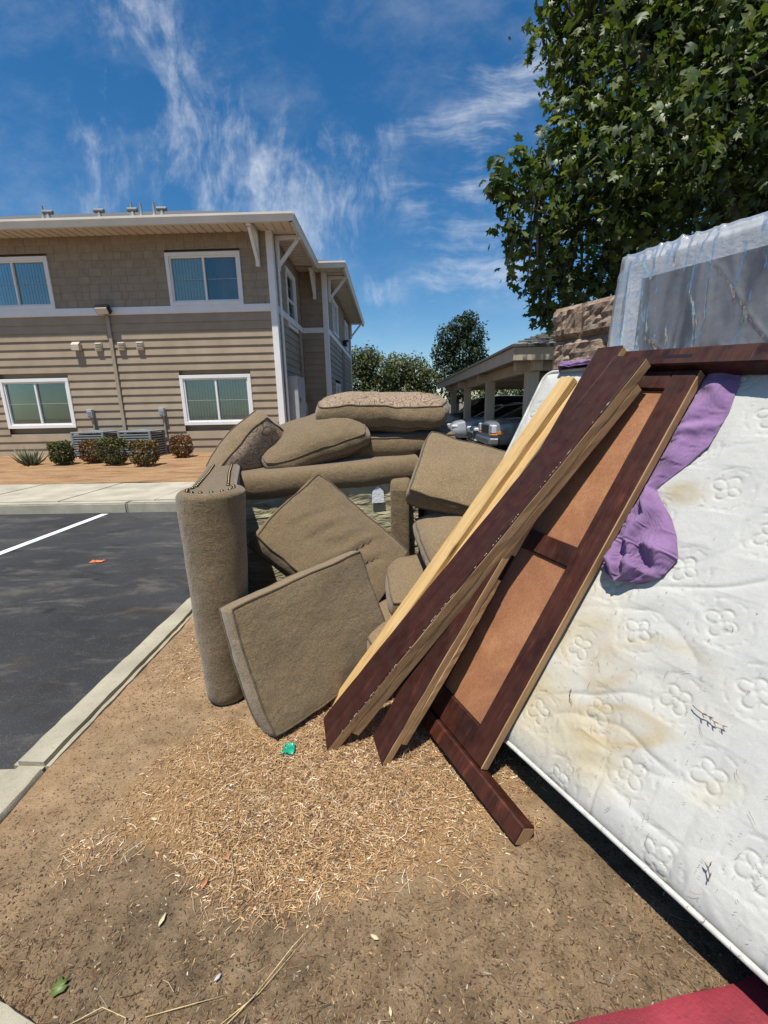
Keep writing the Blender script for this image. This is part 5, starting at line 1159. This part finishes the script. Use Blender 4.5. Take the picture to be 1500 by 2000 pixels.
nu, nv = 90, 50; A_, B_ = np.meshgrid(np.linspace(.08, .56, nu), np.linspace(0, 1, nv), indexing='ij'); q = np.stack([A_.ravel(), B_.ravel(), 0*A_.ravel()], 1)
ang = B_*math.pi*.9; rr_ = .052+.012*vnoise(q, 11, 3).reshape(A_.shape)+.010*(1-np.abs(vnoise(q*np.array([5, 1, 1]), 4, 5).reshape(A_.shape))*2); rr_ *= np.clip((A_-.08)/.03, .15, 1)**.5
cl = np.stack([A_, 1.515+rr_*np.sin(ang)*.8-.0, -.045+rr_*np.cos(ang)*1.35+.0], -1).reshape(-1, 3)
o = link('sheet_roll', np_mesh('sheet_roll', cl, grid_faces(nu, nv), smooth=True), M_purple, PC); sd = o.modifiers.new('t', 'SOLIDIFY'); sd.thickness = .003

# ================================================================ LITTER
r = np.random.default_rng(77)
n0 = 430000; gx_ = -1.29+r.random(n0)*2.9; gy_ = .60+(r.random(n0)**1.35)*2.6
d1 = np.hypot((gx_+.28)/.66, (gy_-1.24)/.36); w1 = np.clip(1.25-d1+.35*vnoise(np.stack([gx_, gy_, 0*gx_], 1), 4, 3), 0, 1)
d2 = np.hypot((gx_-.05)/.7, (gy_-1.5)/.35); w1 = np.maximum(w1, np.clip(1.2-d2, 0, 1)*.85); w1 = np.maximum(w1, np.clip(1.2-np.hypot((gx_+1.05)/.25, (gy_-2.2)/.5), 0, 1)*.35)
sp_ = np.clip(vnoise(np.stack([gx_, gy_, 0*gx_], 1), 3.1, 8)+.1, 0, .5)*.14+.016+.10*np.clip((1.12-gy_)/.4, 0, 1)
keep = r.random(n0) < np.maximum(w1**1.3, sp_); gx_, gy_, w1 = gx_[keep], gy_[keep], w1[keep]; n = len(gx_)
L = np.where(r.random(n) < .33, r.uniform(.018, .055, n), r.uniform(.005, .018, n)); Wd = np.where(L > .018, r.uniform(.0007, .0015, n), r.uniform(.0009, .0032, n))
far_ = w1 < .12; sh0 = far_ & (r.random(n) < .82); L[sh0] = r.uniform(.003, .011, sh0.sum()); Wd[sh0] = r.uniform(.0012, .0035, sh0.sum()); th = r.uniform(0, 2*np.pi, n); tilt = r.normal(0, .2, n)
STR = np.array([(-.5, -.5, 0), (-.5, .5, 0), (0, .5, 1), (0, -.5, 1), (.5, .35, 0), (.5, -.35, 0)]); SF_ = np.array([(0, 1, 2, 3), (3, 2, 4, 5)])
base = np.stack([gx_, gy_, 0*gx_], 1); base[:, 2] = planter_z(base)+.002+.012*w1*r.random(n)
ux = np.stack([np.cos(th)*np.cos(tilt), np.sin(th)*np.cos(tilt), np.sin(tilt)], 1); uy = np.stack([-np.sin(th), np.cos(th), r.normal(0, .5, n)], 1); uz = np.array([0, 0, 1.0])
bend = np.where(L > .018, r.normal(0, .10, n), r.normal(0, .04, n))*L
V = base[:, None]+STR[None, :, :1]*(L[:, None]*ux)[:, None]+STR[None, :, 1:2]*(Wd[:, None]*uy)[:, None]+STR[None, :, 2:]*(np.abs(bend)[:, None]*uz[None])[:, None]+STR[None, :, 2:]*(bend[:, None]*uy)[:, None]
cols = np.array([(.47, .305, .145), (.57, .42, .245), (.37, .215, .105), (.21, .12, .062), (.70, .60, .47), (.12, .072, .042), (.44, .25, .13)]); pc = np.array([.26, .15, .20, .15, .05, .10, .09])
col = cols[r.choice(7, n, p=pc)]*(.75+.5*r.random((n, 1))); dk = (w1 < .12) & (r.random(n) < .86); col[dk] *= .36; pl_ = (w1 < .12) & ~dk; col[pl_] *= .7
F = (SF_[None]+np.arange(n)[:, None, None]*6).reshape(-1, 4)
o = link('dry_grass_litter', np_mesh('dry_grass_litter', V.reshape(-1, 3), F, np.repeat(col, 6, 0)), M_litter); tag(o, 'straw coloured dry grass and chips strewn over the soil', 'dry grass', kind='stuff')
n = 34000; px = np.stack([-1.29+r.random(n)*2.9, .60+(r.random(n)**1.5)*2.3, np.zeros(n)], 1); px[:, 2] = planter_z(px)
OCT = np.array([(1, 0, 0), (-1, 0, 0), (0, 1, 0), (0, -1, 0), (0, 0, .7), (0, 0, -.7)]); OF = np.array([(0, 2, 4), (2, 1, 4), (1, 3, 4), (3, 0, 4), (2, 0, 5), (1, 2, 5), (3, 1, 5), (0, 3, 5)])
ang = r.uniform(0, 6.28, n); RM = np.zeros((n, 3, 3)); RM[:, 0, 0] = np.cos(ang); RM[:, 0, 1] = -np.sin(ang); RM[:, 1, 0] = np.sin(ang); RM[:, 1, 1] = np.cos(ang); RM[:, 2, 2] = 1; RM[:, :, 0] *= r.uniform(.6, 1.6, n)[:, None]
cc = np.array([(.05, .04, .03), (.09, .065, .042), (.17, .12, .075), (.30, .24, .17), (.5, .46, .4)])[r.choice(5, n, p=[.36, .32, .24, .065, .015])]
V, F, C = scatter(OCT, OF, px, RM, .0009+.0030*r.random(n)**3, cc); o = link('soil_grit', np_mesh('soil_grit', V, F, C), M_pebble); tag(o, 'dark crumbs and small pebbles over the bare soil', 'grit', kind='stuff')
# twigs and crumbs on the mattress
n = 330; a_ = np.stack([.62+r.random(n)*.9, (r.random(n)**1.6)*.75, np.full(n, .011)], 1); th = r.uniform(0, 6.28, n); L = np.where(r.random(n) < .18, r.uniform(.012, .03, n), r.uniform(.002, .008, n)); Wd = np.where(L > .01, .0009, .0011)
ux = np.stack([np.cos(th), np.sin(th), 0*th], 1); uy = np.stack([-np.sin(th), np.cos(th), 0*th], 1); bend = r.normal(0, .25, n)*L
V = a_[:, None]+STR[None, :, :1]*(L[:, None]*ux)[:, None]+STR[None, :, 1:2]*(Wd[:, None]*uy)[:, None]+STR[None, :, 2:]*(bend[:, None]*uy)[:, None]+STR[None, :, 2:]*np.array([0, 0, .0015])
F = (SF_[None]+np.arange(n)[:, None, None]*6).reshape(-1, 4); col = np.array([(.16, .12, .09), (.25, .18, .12), (.11, .085, .07)])[r.integers(0, 3, n)]
DB = empty('debris', mat=frame(BL_, E_, U_, N_)); tag(DB, 'fine dry crumbs and stems scattered over the lower mattress', 'debris', kind='stuff'); o = link('crumbs', np_mesh('crumbs', V.reshape(-1, 3), F, np.repeat(col, 6, 0)), M_litter, DB); o['kind'] = 'stuff'
M_twig = mat('twig_bark', lambda t: t.set(vary(t, (.20, .14, .10), .3, 40), .9))
def twig(ss, tt, L, ang, label, branchy=0):
    t = empty('twig', mat=frame(Mp(ss, tt, .012), E_, U_, N_)); tag(t, label, 'twig'); rr = random.Random(int(ss*1000)); pts = [(L*(f-.5)*math.cos(ang)+rr.uniform(-.003, .003), L*(f-.5)*math.sin(ang)+rr.uniform(-.003, .003), .002+.006*math.sin(f*3)) for f in (0, .2, .4, .6, .8, 1)]
    MB().tube(pts, [.0015, .0014, .0013, .0012, .001, .0005], 6).build('stem', M_twig, t, smooth=True)
    for k in range(branchy):
        p = Vector(pts[2+k % 4]); a = ang+rr.choice((-1, 1))*rr.uniform(.3, .7); MB().tube([p, p+Vector((math.cos(a)*.006, math.sin(a)*.006, .003)), p+Vector((math.cos(a)*.011, math.sin(a)*.011, .004))], [.0013, .0015, .0005], 5).build('twiglet', M_twig, t, smooth=True)
twig(1.134, .415, .075, -.15, 'largest twig on the mattress, budded, above the tan stain ring', 9); twig(1.26, .10, .035, 1.9, 'small forked twig low on the mattress near the bottom edge', 4); twig(.80, .26, .045, -1.0, 'slender twig left of the tan stain ring', 0)
# wrappers and leaves
M_green = mat('green_film', lambda t: t.set(vary(t, (.01, .26, .16), .3, 60), .25, None, .7)); M_orange = mat('orange_wrapper', lambda t: t.set(vary(t, (.55, .17, .07), .3, 40), .4))
def crumple(name, loc, w, d, h, m, label, cat, seed):
    nu = 14; A_, B_ = np.meshgrid(np.linspace(-1, 1, nu), np.linspace(-1, 1, nu), indexing='ij'); a, b = A_.ravel(), B_.ravel(); q = np.stack([a, b, 0*a], 1)
    rr = 1-.35*np.abs(vnoise(q, 2.5, seed)); P = np.stack([a*w/2*rr+.1*w*vnoise(q, 1.7, seed+1), b*d/2*rr+.1*d*vnoise(q, 1.9, seed+2), .004+h*np.abs(vnoise(q, 3.3, seed+3, 2))], 1)
    o = link(name, np_mesh(name, P, grid_faces(nu, nu)), m); o.location = loc; tag(o, label, cat); md = o.modifiers.new('s', 'SOLIDIFY'); md.thickness = .0012
crumple('plastic_film', (-.415, 1.415, .015), .05, .055, .022, M_green, 'scrap of shiny green plastic film on the dry grass below the front cushion', 'litter', 5)
crumple('snack_wrapper', (-2.89, 3.98, -.118), .13, .07, .02, M_orange, 'small orange wrapper lying on the asphalt', 'wrapper', 9)
M_dleaf = mat('dry_leaf', lambda t: t.set(vary(t, (.55, .45, .27), .3, 50), .8)); M_dleaf2 = mat('red_leaf', lambda t: t.set(vary(t, (.42, .16, .08), .3, 50), .7)); M_gleaf = mat('fallen_green_leaf', lambda t: t.set(vary(t, (.10, .14, .03), .3, 50), .5))
def fallen(x, y, L, a, m, label, lobed=False):
    T_, F_ = (LEAF, LEAF_F) if lobed else (np.array([(0, 0, 0), (.14, .25, .05), (.2, .5, .04), (.12, .8, .08), (0, 1.05, .1), (-.12, .8, .02), (-.2, .5, -.02), (-.14, .25, .03), (0, .5, -.03)]), np.array([(8, i, (i+1) % 8) for i in range(8)]))
    o = link('fallen_leaf', np_mesh('fallen_leaf', T_*np.array([1, 1, 1 if not lobed else .6]), F_), m); o.location = (x, y, planter_z(np.array([[x, y, 0.]]))[0]+.010); L *= .75; o.scale = (L, L, L); o.rotation_euler = (.12, -.1, a); tag(o, label, 'leaf', 'fallen leaves on the soil'); md = o.modifiers.new('s', 'SOLIDIFY'); md.thickness = .02
fallen(-.785, .70, .05, .5, M_gleaf, 'green lobed leaf fallen on the soil near the grey kerb corner', True); fallen(-.545, .915, .042, -.3, M_dleaf2, 'reddish dry leaf at the lower edge of the dry grass', False)
fallen(-.50, 1.0, .035, .3, M_dleaf2, 'smaller reddish leaf just above the larger reddish one'); fallen(-.62, .83, .04, -.2, M_dleaf, 'pale curled leaf below the reddish leaves'); fallen(-.05, .80, .030, 1.2, M_dleaf, 'pale yellow leaf on the bare soil in the middle foreground')
fallen(-.78, 1.13, .03, 1.4, M_dleaf, 'pale leaf on the left part of the dry grass'); fallen(-.02, .66, .022, .2, M_dleaf, 'round pale leaf nearest the bottom edge, centre'); fallen(-.42, .735, .026, 2.6, M_boxwhite, 'white scrap of leaf left of the long straw stalks')
M_stalk = mat('straw_stalk', lambda t: t.set(vary(t, (.55, .42, .2), .2, 30), .6))
def stalk(pts, label, r_=.0010):
    pts = [(x, y, planter_z(np.array([[x, y, 0.]]))[0]+z) for x, y, z in pts]; o = MB().tube(pts, [r_]*(len(pts)-1)+[r_*.4], 5).build('straw_stalk', M_stalk, smooth=True); tag(o, label, 'straw', 'long straw stalks')
stalk([(-.40, .62, .006), (-.33, .69, .014), (-.26, .78, .02), (-.22, .83, .016)], 'long straw stalk leaning up from the bottom edge, left of centre'); stalk([(-.41, .63, .006), (-.32, .70, .008), (-.235, .80, .012)], 'second straw stalk crossing the long one at the bottom edge'); stalk([(-.56, .66, .006), (-.48, .675, .012), (-.40, .695, .008)], 'short straight straw stalk at the bottom left')
stalk([(-.50, 1.02, .012), (-.47, .96, .02), (-.46, .88, .012)], 'straw stalk standing at the lower rim of the dry grass'); stalk([(-.72, .65, .006), (-.66, .67, .018), (-.60, .655, .012), (-.59, .63, .006)], 'bent straw stalk near the green lobed leaf')
